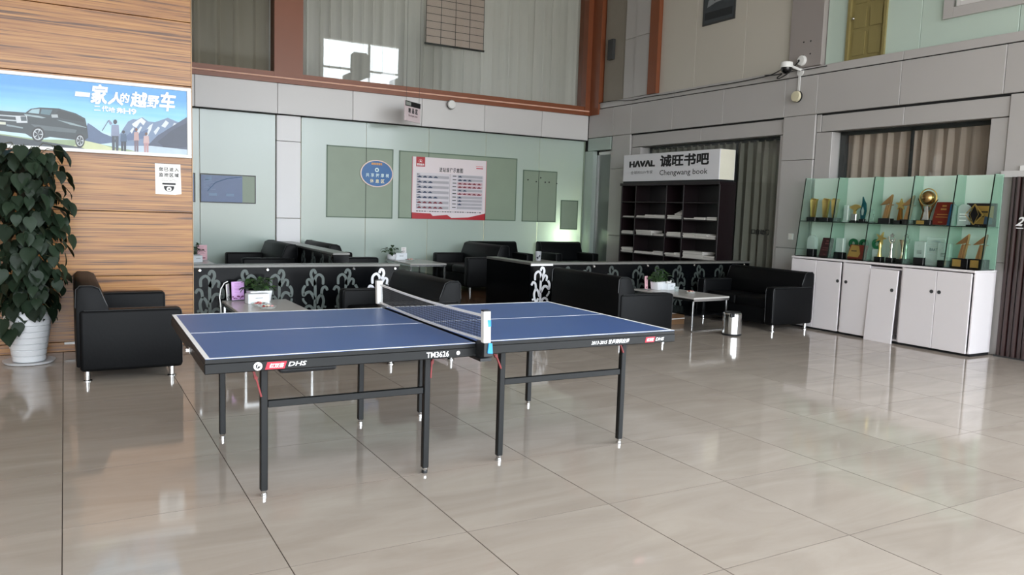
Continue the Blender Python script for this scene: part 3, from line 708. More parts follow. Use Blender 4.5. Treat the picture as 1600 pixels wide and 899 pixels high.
dup(ct, (1.27, 11.95, .1), 0, 'grey topped coffee table by the wood wall corner on the raised floor')
ct2 = make_table(.48, .6, .44, 'small grey topped table between the two armchairs at the green glass wall'); ct2.location = (7.52, 12.2, .1)

# ================================================================== SMALL THINGS ON THE TABLES
def leaf_mesh(name, m, s=1.0, fold=.25, droop=.3):
    pts = [(0, 0), (.10, -.06), (.28, -.02), (.42, .14), (.46, .34), (.38, .58), (.2, .84), (0, 1.06)]
    vs = [(0, .0, 0), (0, .3, .02), (0, .65, -.03), (0, 1.06, -droop*.4)]; fs = []
    for sg in (1, -1):
        b = len(vs)
        for x, y in pts[1:-1]: vs.append((sg*x, y, fold*abs(x)-droop*(y*.35)**2-.03*(x > .4)))
        q = [b, b+1, b+2, b+3, b+4, b+5]
        F = [(0, q[0], q[1], 1), (1, q[1], q[2]), (1, q[2], q[3], 2), (2, q[3], q[4]), (2, q[4], q[5], 3)]
        fs += F if sg > 0 else [tuple(reversed(f)) for f in F]
    vs = [(x*s, y*s, z*s) for x, y, z in vs]
    return mesh_of(MB().add(vs, fs, m), name, True)
SL = [leaf_mesh('leaf', LEAF2, .07, .3, .5), leaf_mesh('leaf', LEAF2, .055, .1, .9), leaf_mesh('leaf', LEAF2, .045, .35, .2)]
def small_plant(label, loc, pot='box', n=34, spread=.13, h=.14, seed=1, rz=0):
    rnd = random.Random(seed)
    t = thing('potted_plant', label, 'plant', loc, rz, 'small potted plants on the coffee tables')
    if pot == 'box': MB().prism([(-.10, 0), (.10, 0), (.12, .11), (-.12, .11)], -.06, .06, POT, 'xz', .006).build('pot', t, smooth=True); hp = .11; rr = .09
    else: MB().lathe([(.05, 0), (.075, .02), (.085, .07), (.075, .10), (.066, .10), (.066, .08)], POT, 18).build('pot', t, smooth=True); hp = .10; rr = .05
    MB().box((-rr*.9, -.045, hp-.02), (rr*.9, .045, hp-.008), mat('dark_soil', '#2a211a', .9)).build('soil', t)
    sm = MB()
    for i in range(n):
        a = rnd.uniform(0, 2*PI); r = rnd.uniform(.2, 1)*spread; z = hp+rnd.uniform(.02, h)*(1-.45*(r/spread)**2)
        b = Vector((rnd.uniform(-rr, rr)*.7, rnd.uniform(-.03, .03), hp-.01)); e = Vector((b.x*.4+r*math.cos(a), r*math.sin(a)*.8, z))
        sm.tube([b, (b+e)/2+Vector((0, 0, .03)), e], .0022, LEAF2, 4)
        share(rnd.choice(SL), 'leaf', t, e, (rnd.uniform(-.7, .5), rnd.uniform(-.4, .4), a-PI/2+rnd.uniform(-.6, .6)), (1, 1, 1))
    sm.build('stem', t, kind='stuff')
    return t
def tissue_box(label, loc, rz, w_=.21, d_=.11, h_=.085, tissue=True):
    t = thing('tissue_box', label, 'tissue box', loc, rz, 'white tissue boxes')
    MB().rbox((-w_/2, -d_/2, 0), (w_/2, d_/2, h_), mat('tissue_box_card', '#e6ebf0', .5, 0, .04, 12), .004, 1).build('carton', t)
    k = MB()
    for i in range(6): k.box((-.035+i*.013, -d_/2-.001, h_*.55), (-.026+i*.013, -d_/2-.0004, h_*.62), DGREY)
    k.build('print', t)
    if tissue: MB().prism([(-.05, h_-.004), (.05, h_-.004), (.075, h_+.035), (.02, h_+.02), (-.04, h_+.03)], -.012, .012, WHITE, 'xz', .003).build('tissue', t)
    return t
def leaflet(label, loc, rz, m, w_=.12, h_=.19, flowers=True, m2=PURPLE):
    t = thing('leaflet_stand', label, 'leaflet stand', loc, rz, 'table leaflet stands')
    T = Matrix.Rotation(-.06, 4, 'X')
    MB().rbox((-w_/2, -.004, .008), (w_/2, .004, h_), m, .002, 1, T=T).build('card', t)
    MB().rbox((-w_/2-.004, -.03, 0), (w_/2+.004, .03, .009), glass('acrylic_clear', '#eef4f4', .02, .1), .002, 1).build('base', t)
    k = MB(); rnd = random.Random(4)
    for i in range(7): k.box((-w_*.28, -.0056, h_*(.9-.075*i)), (w_*rnd.uniform(.1, .3), -.0046, h_*(.9-.075*i)-.004), mat('leaflet_text', '#a878b0', .6) if flowers else mat('leaflet_text2', '#b08890', .6), T=T)
    if flowers:
        for i in range(9):
            x = -w_*.42+w_*.1*i; z = h_*rnd.uniform(.1, .24); r = rnd.uniform(.006, .013)
            k.add([(x+r*math.cos(2*PI*j/7), -.0052, z+r*.7*math.sin(2*PI*j/7)) for j in range(7)], [tuple(range(7))], m2, T=T)
    else: k.box((-w_*.3, -.0056, h_*.12), (w_*.3, -.0046, h_*.2), mat('dark_pink_print', '#8a4a58', .5), T=T)
    k.build('print', t)
    return t
def dish(label, loc, seed, r=.075):
    rnd = random.Random(seed)
    t = thing('candy_dish', label, 'dish', loc, 0, 'dishes on the coffee tables')
    MB().lathe([(.04, 0), (r*.8, .006), (r, .03), (r-.005, .03), (r*.75, .010), (.001, .008)], glass('dish_glass', '#eef2f0', .03, .2), 18, cap=False).build('bowl', t, smooth=True)
    cols = [mat('candy_a', '#b84a4a', .4), mat('candy_b', '#e8d9c0', .4), mat('candy_c', '#5a3a30', .4), mat('candy_d', '#dca0a0', .4)]
    for i in range(14):
        a = rnd.uniform(0, 2*PI); q = rnd.uniform(0, r*.62)
        MB().rbox((-.014, -.009, -.006), (.014, .009, .006), cols[i % 4], .004, 1, T=Matrix.Translation((q*math.cos(a), q*math.sin(a), .022+.02*(1-q/r)*rnd.random())) @ Matrix.Rotation(rnd.uniform(0, 3), 4, 'Z') @ Matrix.Rotation(rnd.uniform(-.5, .5), 4, 'X')).build('candy', t)
    return t
def on(px, py, z): return P(px, py, Z=z)
Zt = .4401
p = on(372, 470, Zt); leaflet('lilac leaflet stand with purple flowers on the low table behind the blue table', p, .25, LILAC, .135, .20)
p = on(357, 470, Zt); leaflet('white leaflet stand half hidden behind the lilac one', p, 1.15, WHITE, .11, .175, True, DGREY)
p = P(405, 461, Y=8.39); p.z = Zt; small_plant('bushy plant in a white oblong pot behind the tissue box near the lilac leaflet', p, 'box', 46, .17, .16, 3, .2)
p = P(402, 472, Y=8.20); p.z = Zt; tissue_box('white tissue box with pale blue print beside the lilac leaflet stand', p, .12, .22, .11, .10, False)
p = on(405, 478, Zt); dish('glass dish of red wrapped sweets before the tissue box', p, 5, .085)
p = on(418, 483, Zt); dish('shallow glass dish of pale wrapped sweets near the far edge of the blue table', p, 8, .09)
cb = MB(); a = on(346, 478, Zt)
cb.tube([P(356, 440, Y=8.2), P(350, 443, Y=8.2), P(345, 452, Y=8.15), P(343, 465, Y=8.12), P(345, 480, Y=8.1), P(346, 500, Y=8.1)+Vector((0, 0, -.05))], .005, WHITE, 6)
tag(cb.build('charging_cable'), 'white charging cable arching beside the white leaflet stand', 'cable')
# table by the bin
p = P(1010, 449, Y=8.40); p.z = Zt; leaflet('pink leaflet stand on the table next to the metal bin', p, .5, PINK, .10, .185, False)
p = P(1029, 446, Y=8.36); p.z = Zt; small_plant('leafy plant in a white pot on the table next to the metal bin', p, 'box', 40, .14, .2, 9, .3)
p = on(1044, 452.5, Zt); tissue_box('white tissue box on the table next to the metal bin', p, .35, .2, .11, .09)
p = on(1079, 459, Zt); dish('round dish of snacks at the end of the table by the metal bin', p, 11, .07)
gl_ = MB().lathe([(.028, 0), (.034, .07), (.032, .07), (.027, .004)], glass('cup_glass', '#eef4f4', .02, .12), 16)
p = on(1057, 456, Zt); gl_.build('plastic_cup', smooth=True).location = p; tag(bpy.data.objects['plastic_cup'], 'clear plastic cup between tissue box and snack dish near the metal bin', 'cup')
# raised floor, middle table
Zb = .5401
p = P(612, 404, Y=12.8); p.z = Zb; small_plant('pothos in a round white pot on the middle table of the raised floor', p, 'round', 22, .16, .2, 14)
p = P(631, 404, Y=12.86); p.z = Zb; leaflet('small white card stand behind the tissue box on the raised floor', p, .1, WHITE, .10, .22, False)
p = on(625, 406, Zb); tissue_box('white tissue box beside the round potted pothos on the raised floor', p, 0, .22, .12, .12, False)
p = on(641, 408, Zb); dish('glass dish on the middle table of the raised floor', p, 17, .09)
p = P(304, 403, Y=12.8); p.z = Zb; small_plant('small plant at the wood wall corner on the raised floor table', p, 'round', 22, .13, .22, 21)
p = P(316, 403, Y=12.9); p.z = Zb; leaflet('pink leaflet stand at the wood wall corner on the raised floor table', p, .1, PINK, .15, .24, False)
p = P(306, 406, Y=12.55); p.z = Zb; tissue_box('white tissue box at the wood wall corner on the raised floor table', p, .5, .16, .11, .10, False)
t = thing('painted_cup', 'white cup with dark floral print between the two armchairs', 'cup', (7.74, 12.5, Zb))
MB().lathe([(.045, 0), (.055, .10), (.06, .17), (.056, .17), (.05, .01)], POT, 18).build('cup', t, smooth=True)
k = MB()
for i in range(9):
    a = random.uniform(PI*1.1, PI*1.9); z = random.uniform(.04, .13); k.sphere((.054*math.cos(a), .054*math.sin(a), z), .013, mat('navy_print', '#20263a', .4), 8)
k.build('print', t, kind='stuff')

# boxes under the table next to the bin
for i, (z0, z1) in enumerate(((0, .085), (.086, .165))):
    t = thing('cardboard_box', ('lower' if i == 0 else 'upper')+' flat brown cardboard box of two stacked near the metal bin', 'box', (6.97, 7.96, z0), .06, 'flat brown boxes behind the coffee table')
    MB().rbox((0, 0, 0), (.36, .3, z1-z0), CARD, .003, 1).build('carton', t)
    MB().box((-.001, -.001, z1-z0-.014), (.361, .301, z1-z0+.0005), PAPER).build('lid', t)

# waste bin
b = thing('waste_bin', 'round brushed steel waste bin with dark lid in front of the coffee table', 'bin', (7.26, 7.04, 0))
MB().lathe([(.118, 0), (.122, .006), (.122, .022), (.118, .024)], DARK, 28).build('base_ring', b, smooth=True)
MB().lathe([(.118, .022), (.118, .262), (.114, .262), (.114, .03)], mat('bin_steel', '#c4c4c2', .16, 1, .03), 36, cap=False).build('body', b, smooth=True)
MB().lathe([(.120, .262), (.121, .274), (.114, .284), (.06, .292), (.001, .293)], CHROME, 28).build('rim', b, smooth=True)
lid = MB().lathe([(.105, .285), (.10, .294), (.04, .299), (.001, .299)], DARK, 24).build('lid', b, smooth=True)
MB().rbox((-.125, -.075, .235), (-.03, -.1, .285), DARK, .008).build('pedal_clip', b)

# ================================================================== BOOKCASE (local: x along the front to the viewer's right, y into the wall)
BCX, BY0, BY1 = 8.80, 11.42, 8.95
bc = thing('bookcase', 'dark walnut bookcase with magazines on its shelves in front of the curtained window', 'bookcase', (BCX, BY0, .1), -PI/2)
BW, BD, BH = BY0-BY1, .34, 1.92
def bbox_(n, a, b, m=BOOKW, par=bc): return MB().rbox(a, b, m, .003, 1).build(n, par)
for x in (0, BW-.03): bbox_('side_panel', (x, 0, 0), (x+.03, BD, BH-.05))
bbox_('top_board', (-.02, -.02, BH-.05), (BW+.0, BD, BH)); bbox_('back_board', (.03, BD-.015, .05), (BW-.03, BD, BH-.05), mat('walnut_back', '#12090b', .4))
bbox_('plinth', (.03, .02, 0), (BW-.03, BD-.02, .06))
divs = [.41, 1.225, 1.645]; cells = [(.03, .40), (.42, 1.215), (1.235, 1.635), (1.655, BW-.03)]
for x in divs: bbox_('divider_board', (x-.01, .005, .06), (x+.01, BD-.015, BH-.05))
shz = [1.595, 1.315, 1.015, .685, .35]
for z in shz:
    for a, b in cells: bbox_('shelf', (a, .005, z-.02), (b, BD-.015, z), BOOKW)
# lettered sign box on top
sg = thing('sign_box', 'white lettered sign box standing on top of the dark bookcase', 'sign', (BCX, BY0-.03, .1+BH), -PI/2)
SW = 2.40
MB().rbox((0, 0, .03), (SW, .33, .50), mat('sign_white', '#e6e6ea', .35, 0, .01), .004, 1).build('body', sg)
MB().box((0.0, .01, 0), (SW, .32, .03), DARK).build('base', sg)
MB().box((SW, .012, .032), (SW+.003, .318, .498), mat('sign_cream_side', '#e6e3d2', .5)).build('end_face', sg, label='cream end face')
k = MB(); e_ = -.0015; X_, Z_ = (1, 0, 0), (0, 0, 1)
k.text('HΛVΛL', (.17, e_, .275), X_, Z_, .70, .115, INK, .055); k.build('lettering', sg); k = MB()
k.text('全球的SUV专家', (.22, e_, .155), X_, Z_, .60, .058, DGREY, 0); k.build('lettering', sg); k = MB()
k.text('诚旺书吧', (1.00, e_, .26), X_, Z_, 1.17, .20, INK, .03); k.build('lettering', sg); k = MB()
k.text('Chengwang book', (1.00, e_, .095), X_, Z_, 1.15, .115, INK, .004)
k.build('lettering', sg)
# magazines
rnd = random.Random(21)
proto = {}
def magazine(cx, y, z, wd, th, rz, lab):
    key = (round(wd, 2), round(th, 3))
    if key not in proto:
        m = MB().box((-wd/2, -.13, 0), (wd/2, .13, th), MAG); m.box((-wd/2-.001, -.131, th-.0012), (wd/2+.001, .131, th), PAPER)
        proto[key] = mesh_of(m, 'magazine')
    o = bpy.data.objects.new('magazine', proto[key]); COL.objects.link(o)
    o.location = (BCX+y, BY0-cx, .1+z); o.rotation_euler = (0, 0, -PI/2+rz)
    tag(o, lab, 'magazine', 'magazines on the bookcase shelves')
stacks = {1.315: [[(.21, .30, 2)], [(.565, .26, 3), (.82, .28, 4), (1.06, .26, 4)], [(1.43, .33, 5)], [(1.81, .26, 2), (2.03, .24, 3), (2.30, .22, 3)]],
          1.015: [[(.20, .31, 4)], [(.66, .42, 6), (1.06, .26, 3)], [(1.43, .34, 6)], [(1.81, .28, 5), (2.10, .28, 5), (2.32, .2, 4)]],
          .685: [[(.21, .32, 6)], [(.59, .3, 3), (.82, .26, 3), (1.07, .24, 5)], [(1.38, .26, 4), (1.56, .14, 5)], [(1.93, .46, 8), (2.29, .24, 4)]]}
rown = {1.315: 'upper filled', 1.015: 'middle filled', .685: 'lower filled'}; coln = ['narrow first', 'wide second', 'narrow third', 'wide fourth']
for z, row in stacks.items():
    for ci, st in enumerate(row):
        for si, (cx, wd, n) in enumerate(st):
            zz = z+.0005
            for q in range(n):
                th = rnd.choice((.010, .013, .016)); dx = rnd.uniform(-.012, .012)
                place = ('lone pile' if len(st) == 1 else ('first pile', 'second pile', 'third pile')[si])
                lev = 'top' if q == n-1 else ('bottom', 'second', 'third', 'fourth', 'fifth', 'sixth', 'seventh')[q]
                magazine(cx+dx, .145+rnd.uniform(-.008, .012), zz, wd, th, rnd.uniform(-.03, .03), '%s magazine, %s, %s shelf, %s column of the bookcase' % (lev, place, rown[z], coln[ci]))
                zz += th+.0004
MB_ = MB().rbox((-.10, -.0, 0), (.10, .012, .26), PAPER, .003, 1)
o = MB_.build('magazine'); o.location = (BCX+.05, BY0-1.50, .1+1.315+.078); o.rotation_euler = (-1.15, 0, -PI/2)
tag(o, 'opened magazine leaning on a pile, narrow third column of the bookcase', 'magazine', 'magazines on the bookcase shelves')

# ================================================================== WHITE CABINET UNITS + TROPHY SHELF
CX, CY = 8.75, 7.44
def loc(x, y, z): return (CX+y, CY-x, z)
units = [(.0, .83), (.835, 1.655), (1.66, 2.52)]
names = ['white laminate cabinet unit next to the black loveseat', 'white laminate cabinet unit with one door off its hinges', 'white laminate cabinet unit next to the dark brown doorway']
for ui, ((a, b), lab) in enumerate(zip(units, names)):
    t = thing('cabinet', lab, 'cabinet', loc(a, 0, 0), -PI/2, 'white cabinet units'); w_ = b-a
    MB().rbox((0, .012, .03), (.018, .42, .945), WHITEL, .002, 1).build('side_panel', t)
    MB().rbox((w_-.018, .012, .03), (w_, .42, .945), WHITEL, .002, 1).build('side_panel', t)
    MB().box((.018, .40, .03), (w_-.018, .418, .945), WHITEL).build('back_panel', t)
    MB().box((.018, .03, .03), (w_-.018, .40, .05), WHITEL).box((.018, .03, .9), (w_-.018, .40, .918), WHITEL).build('bottom_panel', t)
    MB().box((.0, .03, 0), (w_, .40, .03), DARK).build('plinth', t)
    m_ = w_/2
    for di, (x0, x1) in enumerate(((.006, m_-.003), (m_+.003, w_-.03))):
        if ui == 1 and di == 0: x1 = m_-.02
        d = MB().rbox((x0, -.012, .03), (x1, .008, .935), WHITEL, .003, 1)
        off = ui == 1 and di == 1
        d = d.build('door', t, label='door come off its hinges and standing on the floor' if off else None)
        kx = (x1-.045) if (di == 0 and ui != 1) or ui == 0 and di == 0 else (x0+.04 if not off else x1-.06)
        if ui == 1 and di == 0: kx = x0+.05
        if ui == 0: kx = x1-.035 if di == 1 else None
        if kx is not None:
            kn = MB().lathe([(.022, 0), (.022, .003), (.017, .0035), (.015, -.0005)], DGREY, 16, T=Matrix.Translation((kx, -.0125, .69)) @ Matrix.Rotation(PI/2, 4, 'X')).build('finger_hole', d, label='round dark finger hole')
        if off:
            d.location = (-.022, -.035, -.03); d.rotation_euler = (-.03, .012, 0)
cw = MB().rbox((0, -.012, .946), (2.525, .425, .972), WHITEL, .003, 1).build('worktop')
cw.location = loc(-.0025, 0, 0); cw.rotation_euler = (0, 0, -PI/2); tag(cw, 'continuous white top board lying over the three cabinet units', 'worktop')

gs = thing('trophy_shelf', 'green tinted glass trophy shelf standing on the white cabinet units', 'shelf', loc(0, 0, .972), -PI/2)
MB().box((.02, .02, 0), (2.52, .36, .008), BLKGLASS).build('base_glass', gs)
MB().box((.0, .352, .01), (2.53, .362, 1.075), SHELFB).build('back_glass', gs)
dx_ = [0, .535, 1.065, 1.60, 2.12, 2.54]
for i, x in enumerate(dx_):
    d = MB().prism([(.05, .008), (.35, .008), (.35, 1.07), (.17, 1.07)], x-.004, x+.004, SHELFG, 'yz').build('glass_divider', gs)
    MB().bar((x, .05, .008), (x, .17, 1.07), .012, .006, mat('dark_green_edge', '#16261f', .2)).bar((x, .17, 1.07), (x, .35, 1.07), .009, .004, mat('light_green_edge', '#8fbfa8', .2)).build('edge', d)
MB().box((0, .10, .478), (2.54, .35, .486), SHELFG).box((0, .095, .476), (2.54, .101, .487), mat('dark_green_edge', '#16261f', .2)).build('middle_shelf', gs)

ZT, ZB = .972+.4865, .972+.0085
def award(px, base, name, lab, cat='trophy'):
    top = base == 'top'; xw = 8.985 if top else 8.945
    p = P(px, 345 if top else 400, X=xw)
    return thing(name, lab, cat, (xw, p.y, ZT if top else ZB), -PI/2, 'awards on the glass trophy shelf')
U = .0086
def base_(t, wpx, hpx, d=.09, m=BLK, plate=None):
    w_, h_ = wpx*U, hpx*U
    b = MB().rbox((-w_/2, -d/2, 0), (w_/2, d/2, h_), m, .003, 1).build('base', t)
    if plate: MB().box((-w_*.42, -d/2-.0015, h_*.12), (w_*.1, -d/2-.0003, h_*.88), plate).build('plate', b)
    return h_
def crystal(t, z, w_, h_, m=CRYS, d=.05, arch=False):
    if arch:
        pts = [(-w_/2, z), (w_/2, z), (w_/2, z+h_-w_/2)]+[(w_/2*math.cos(a), z+h_-w_/2+w_/2*math.sin(a)) for a in [i*PI/8 for i in range(1, 8)]]+[(-w_/2, z+h_-w_/2)]
        MB().prism(pts, -d/2, d/2, m, 'xz').build('crystal', t)
    else: MB().rbox((-w_/2, -d/2, z), (w_/2, d/2, z+h_), m, .008, 1).build('crystal', t)
def flag_pillar(px, lab):
    t = award(px, 'top', 'trophy', lab); z = base_(t, 17, 6)
    MB().prism([(-.032, z), (.028, z), (.05, z+.215), (.06, z+.25), (-.03, z+.262), (-.055, z+.235)], -.018, .018, GOLD, 'xz', .004).build('gold_pillar', t, smooth=True)
flag_pillar(1270, 'gold flared pillar trophy at the sofa end of the upper glass shelf')
flag_pillar(1289, 'gold flared pillar trophy, middle one of the three alike on the upper glass shelf')
flag_pillar(1310, 'gold flared pillar trophy next to the clear crystal block on the upper shelf')
t = award(1322, 'top', 'trophy', 'clear crystal block between the gold pillar and the gold bird trophy'); z = base_(t, 9, 2.5, .06, CRYS); crystal(t, z, .07, .20)
t = award(1335, 'top', 'trophy', 'gold bird trophy on a silver column with black base'); z = base_(t, 12, 2.5)
MB().rbox((-.04, -.03, z), (.04, .03, z+.09), SILVER, .006, 1).build('column', t)
MB().prism([(-.085, .20), (-.03, .225), (.0, .235), (.05, .23), (.095, .20), (.04, .18), (.012, .15), (.02, .11), (-.02, .11), (-.02, .16), (-.07, .185)], -.012, .012, GOLD, 'xz', .003).build('bird', t)
t = award(1348, 'top', 'trophy', 'teal flame shaped crystal on a black base'); z = base_(t, 9, 5.5, .07)
MB().prism([(-.03, z), (.02, z), (.04, z+.1), (.03, z+.2), (.0, z+.245), (-.02, z+.29), (-.02, z+.2), (-.042, z+.1)], -.014, .014, TEALC, 'xz', .004).prism([(-.012, z+.05), (.012, z+.05), (.018, z+.11), (.0, z+.16), (-.02, z+.11)], -.018, -.0145, CRYS, 'xz').build('crystal', t)
t = award(1366, 'top', 'trophy', 'clear arched crystal with low black base next to a glass divider'); z = base_(t, 15, 2, .07)
MB().tube([(-.05, 0, z), (-.02, 0, z+.09), (.015, 0, z+.15), (.045, 0, z+.15), (.06, 0, z+.10), (.055, 0, z)], .012, CRYS, 8).build('arch', t, smooth=True)
def wing(px, base, lab, wpx=19, bpx=7.5, plate=None, s=1.0):
    t = award(px, base, 'trophy', lab); z = base_(t, wpx, bpx, .09, BLK, plate)
    mb = MB(); pr = lambda q: mb.prism([(x*s, z+y*s) for x, y in q], -.016, .016, mat('rose_gold', '#dcb07a', .3, 1), 'xz', .003)
    pr([(-.045, 0), (.005, 0), (.025, .17), (-.005, .17)]); pr([(.012, 0), (.035, 0), (.075, .29), (.05, .25)])
    pr([(-.085, .165), (.07, .30), (.055, .20), (.0, .175)]); pr([(.03, .155), (.085, .165), (.085, .175), (.03, .175)])
    mb.build('figure', t)
wing(1384, 'top', 'rose gold winged figure with black base beside the arched crystal')
t = award(1406, 'top', 'trophy', 'gold star trophy on a bronze stem with black base'); z = base_(t, 14, 5)
def star(c, r, m, rot=PI/2, th=.012, r2=.42):
    pts = [(c[0]+(r if i % 2 == 0 else r*r2)*math.cos(rot+PI*i/5), c[1]+(r if i % 2 == 0 else r*r2)*math.sin(rot+PI*i/5)) for i in range(10)]
    return MB().prism(pts, -th, th, m, 'xz', .002)
MB().prism([(-.032, z), (.026, z), (.016, z+.15), (-.014, z+.15)], -.02, .02, mat('bronze', '#a9743a', .3, 1), 'xz', .004).build('stem', t)
star((0, z+.195), .075, GOLD).build('star', t)
wing(1424, 'top', 'rose gold winged figure half behind the gold star trophy', 17, 6.5)
t = award(1446, 'top', 'trophy', 'tall bronze globe trophy held in a ring with gold plate'); z = base_(t, 22, 6.5, .11, BLK, GOLDP)
MB().prism([(-.035, z), (.045, z), (.03, z+.17), (-.005, z+.17)], -.02, .02, SILVER, 'xz', .005).build('stem', t)
mb = MB(); mb.tube([(-.06, 0, z), (-.03, 0, z+.1), (-.06, 0, z+.17), (-.115, 0, z+.26)], [.012, .016, .014, .004], mat('dark_bronze', '#6a5030', .3, 1)); mb.tube([(.03, 0, z), (.05, 0, z+.1), (.08, 0, z+.17), (.135, 0, z+.25)], [.012, .016, .014, .004], mat('dark_bronze', '#6a5030', .3, 1)); mb.build('arm', t, smooth=True)
MB().sphere((.012, 0, z+.265), .085, mat('bronze_globe', '#a98a5a', .24, 1), 20).build('globe', t, smooth=True)
MB().tube([(.012+.105*math.cos(2*PI*i/28), 0, z+.27+.105*math.sin(2*PI*i/28)) for i in range(29)], .007, GOLD, 6).build('ring', t, smooth=True)
def plaque(px, base, lab, wpx, hpx, m, lean=.03, print_=GOLDP, name='plaque', d=.03):
    t = award(px, base, name, lab, 'plaque'); w_, h_ = wpx*U, hpx*U
    T = Matrix.Rotation(-.12, 4, 'X')
    MB().prism([(-w_/2, .004), (w_/2, .004), (w_/2+lean*.6, h_), (-w_/2+lean, h_)], -.01, d-.01, m, 'xz', .002, T=T).build('board', t)
    k = MB()
    for i, (a, b, c) in enumerate(((-.12, .12, .80), (-.16, .16, .66), (-.3, .3, .45), (-.34, .34, .34), (-.12, .12, .12))):
        k.box((a*w_+lean*c, -.0112, c*h_), (b*w_+lean*c, -.0104, c*h_+(.018 if i < 2 else .007)), print_, T=T)
    k.build('print', t); return t
plaque(1469, 'top', 'reddish brown leaning wooden plaque next to the globe trophy', 25, 32, REDW, .035)
t = award(1490, 'top', 'trophy', 'blue and clear slanted crystal between the red plaque and clear arch'); MB().prism([(-.05, 0), (.0, 0), (.02, .25), (-.02, .25)], -.02, .02, BLUEC, 'xz', .004).build('crystal', t)
MB().prism([(.002, 0), (.04, 0), (.05, .22), (.022, .245)], -.02, .02, CRYS, 'xz', .004).build('clear_crystal', t)
t = award(1506, 'top', 'trophy', 'clear pointed arch crystal with engraved lines'); z = base_(t, 15, 1.5, .07, CRYS); crystal(t, z, .125, .24, CRYS, .05, True)
k = MB()
for q in (.05, .09, .12): k.box((-.04, -.0265, z+q), (.04, -.0255, z+q+.008), mat('etched', '#dfe9e2', .7))
k.build('engraving', t)
t = award(1523, 'top', 'trophy', 'gold outlined diamond trophy with black centre'); z = base_(t, 18, 2, .08)
dm = [(0, .0), (.10, .115), (.0, .235), (-.10, .115)]
T_ = Matrix.Translation((0, -.02, z))
MB().prism([(x*.8, .022+y*.8) for x, y in dm], -.003, .003, BLK, 'xz', T=T_).build('centre', t)
k = MB()
for a, b in zip(dm, dm[1:]+dm[:1]): k.bar((a[0], -.022, z+a[1]), (b[0], -.022, z+b[1]), .008, .008, GOLD)
for a, b in (((0, 0), (.05, .12)), ((.05, .12), (0, .235)), ((0, 0), (-.05, .12)), ((-.05, .12), (0, .235))): k.bar((a[0], -.024, z+a[1]), (b[0], -.024, z+b[1]), .004, .004, GOLD)
k.build('outline', t)
t = award(1541, 'top', 'plaque', 'gold plaque in a dark frame with a blue corner behind the diamond trophy', 'plaque'); t.location.x += .05
MB().rbox((-.19, -.005, 0), (.15, .012, .265), BOOKW, .003, 1).build('frame', t)
MB().box((-.09, -.008, .03), (.12, -.0055, .235), GOLDP).build('plate', t)
MB().poly([(.02, -.009, .03), (.12, -.009, .03), (.12, -.009, .10), (.03, -.009, .12)], mat('slate_blue', '#33475c', .4)).box((-.02, -.0092, .16), (.06, -.0082, .175), INK).box((-.04, -.0092, .11), (.02, -.0082, .118), INK).build('print', t)
# lower shelf
def crys_base(px, lab, wc, hc, bw, bh, mark=False, arch=False):
    t = award(px, 'low', 'trophy', lab); z = base_(t, bw, bh, .08); crystal(t, z, wc*U, hc*U, CRYS, .06, arch)
    if mark:
        mb = star((-.01, z+.13), .028, INK); mb = MB().add([(x, -.0315, zz) for x, y, zz in mb.v[:10]], [tuple(range(10))], INK)
        for q in (.05, .065, .08): mb.box((-.03, -.0315, z+q), (.03, -.0305, z+q+.005), INK)
        mb.build('engraving', t)
    return t
crys_base(1268, 'clear rounded crystal on a stepped black base at the sofa end of the lower shelf', 15, 22, 13, 11, False, True)
plaque(1288, 'low', 'dark red leaning plaque between two clear crystals on the lower shelf', 20, 30, DREDW, .03, mat('dull_red', '#7a4a48', .4))
crys_base(1306, 'clear square crystal on black base beside the dark red plaque', 14, 22, 16, 9)
for px, lab in ((1326, 'green crystal ring award behind the wooden gold plaque, nearer the dark red plaque'), (1342, 'green crystal ring award directly behind the wooden gold plaque'), (1362, 'green crystal ring award on a clear stand beside the gold star figure')):
    t = award(px, 'low', 'trophy', lab); t.location.x += (.07 if px < 1360 else 0)
    cz = .20 if px < 1360 else .215; r0, r1 = .028, .066
    T = Matrix.Translation((0, .01, cz)) @ Matrix.Rotation(PI/2, 4, 'X')
    MB().lathe([(r0, -.012), (r1, -.012), (r1, .012), (r0, .012), (r0, -.012)], GREENC, 28, T=T, cap=False).build('ring', t, smooth=True)
    MB().rbox((-.05, -.01, 0), (.05, .03, cz-r1+.004), CRYS, .003, 1).build('stand', t)
t = plaque(1338, 'low', 'reddish wooden plaque with a gold hexagonal plate in front of green rings', 30, 22, REDW, .02, REDW, 'plaque')
MB().prism([(-.135, .03), (.03, .025), (.055, .07), (.025, .175), (-.085, .185)], -.0125, -.0112, GOLDP, 'xz', T=Matrix.Rotation(-.12, 4, 'X')).box((-.08, -.0135, .10), (.0, -.0126, .112), INK, T=Matrix.Rotation(-.12, 4, 'X')).build('plate', t)
def figure(px, lab, m, h=.3, starred=False, bw=11):
    t = award(px, 'low', 'trophy', lab); z = base_(t, bw, 6.5, .08)
    MB().lathe([(.028, z), (.02, z+.05), (.015, z+.10), (.022, z+.15), (.014, z+.18), (.012, z+.19)], m, 14).build('body', t, smooth=True)
    if starred:
        star((.005, z+.235), .085, m, PI/2-.35, .012, .34).build('star', t)
    else:
        MB().sphere((0, 0, z+.215), .016, m, 10).tube([(0, 0, z+.17), (-.035, 0, z+.215), (-.045, 0, z+.265)], .007, m, 6).tube([(0, 0, z+.17), (.03, 0, z+.20), (.04, 0, z+.245)], .007, m, 6).build('arms', t, smooth=True)
        star((0, z+.275), .032, m).build('star', t)
figure(1374, 'gold star headed figure on black base beside a green ring on its stand', GOLD, starred=True)
figure(1392, 'silver dancing figure with raised star on the lower shelf', SILVER)
t = award(1409, 'low', 'trophy', 'flared gold vase shaped trophy just before a glass divider'); z = base_(t, 12, 5.5)
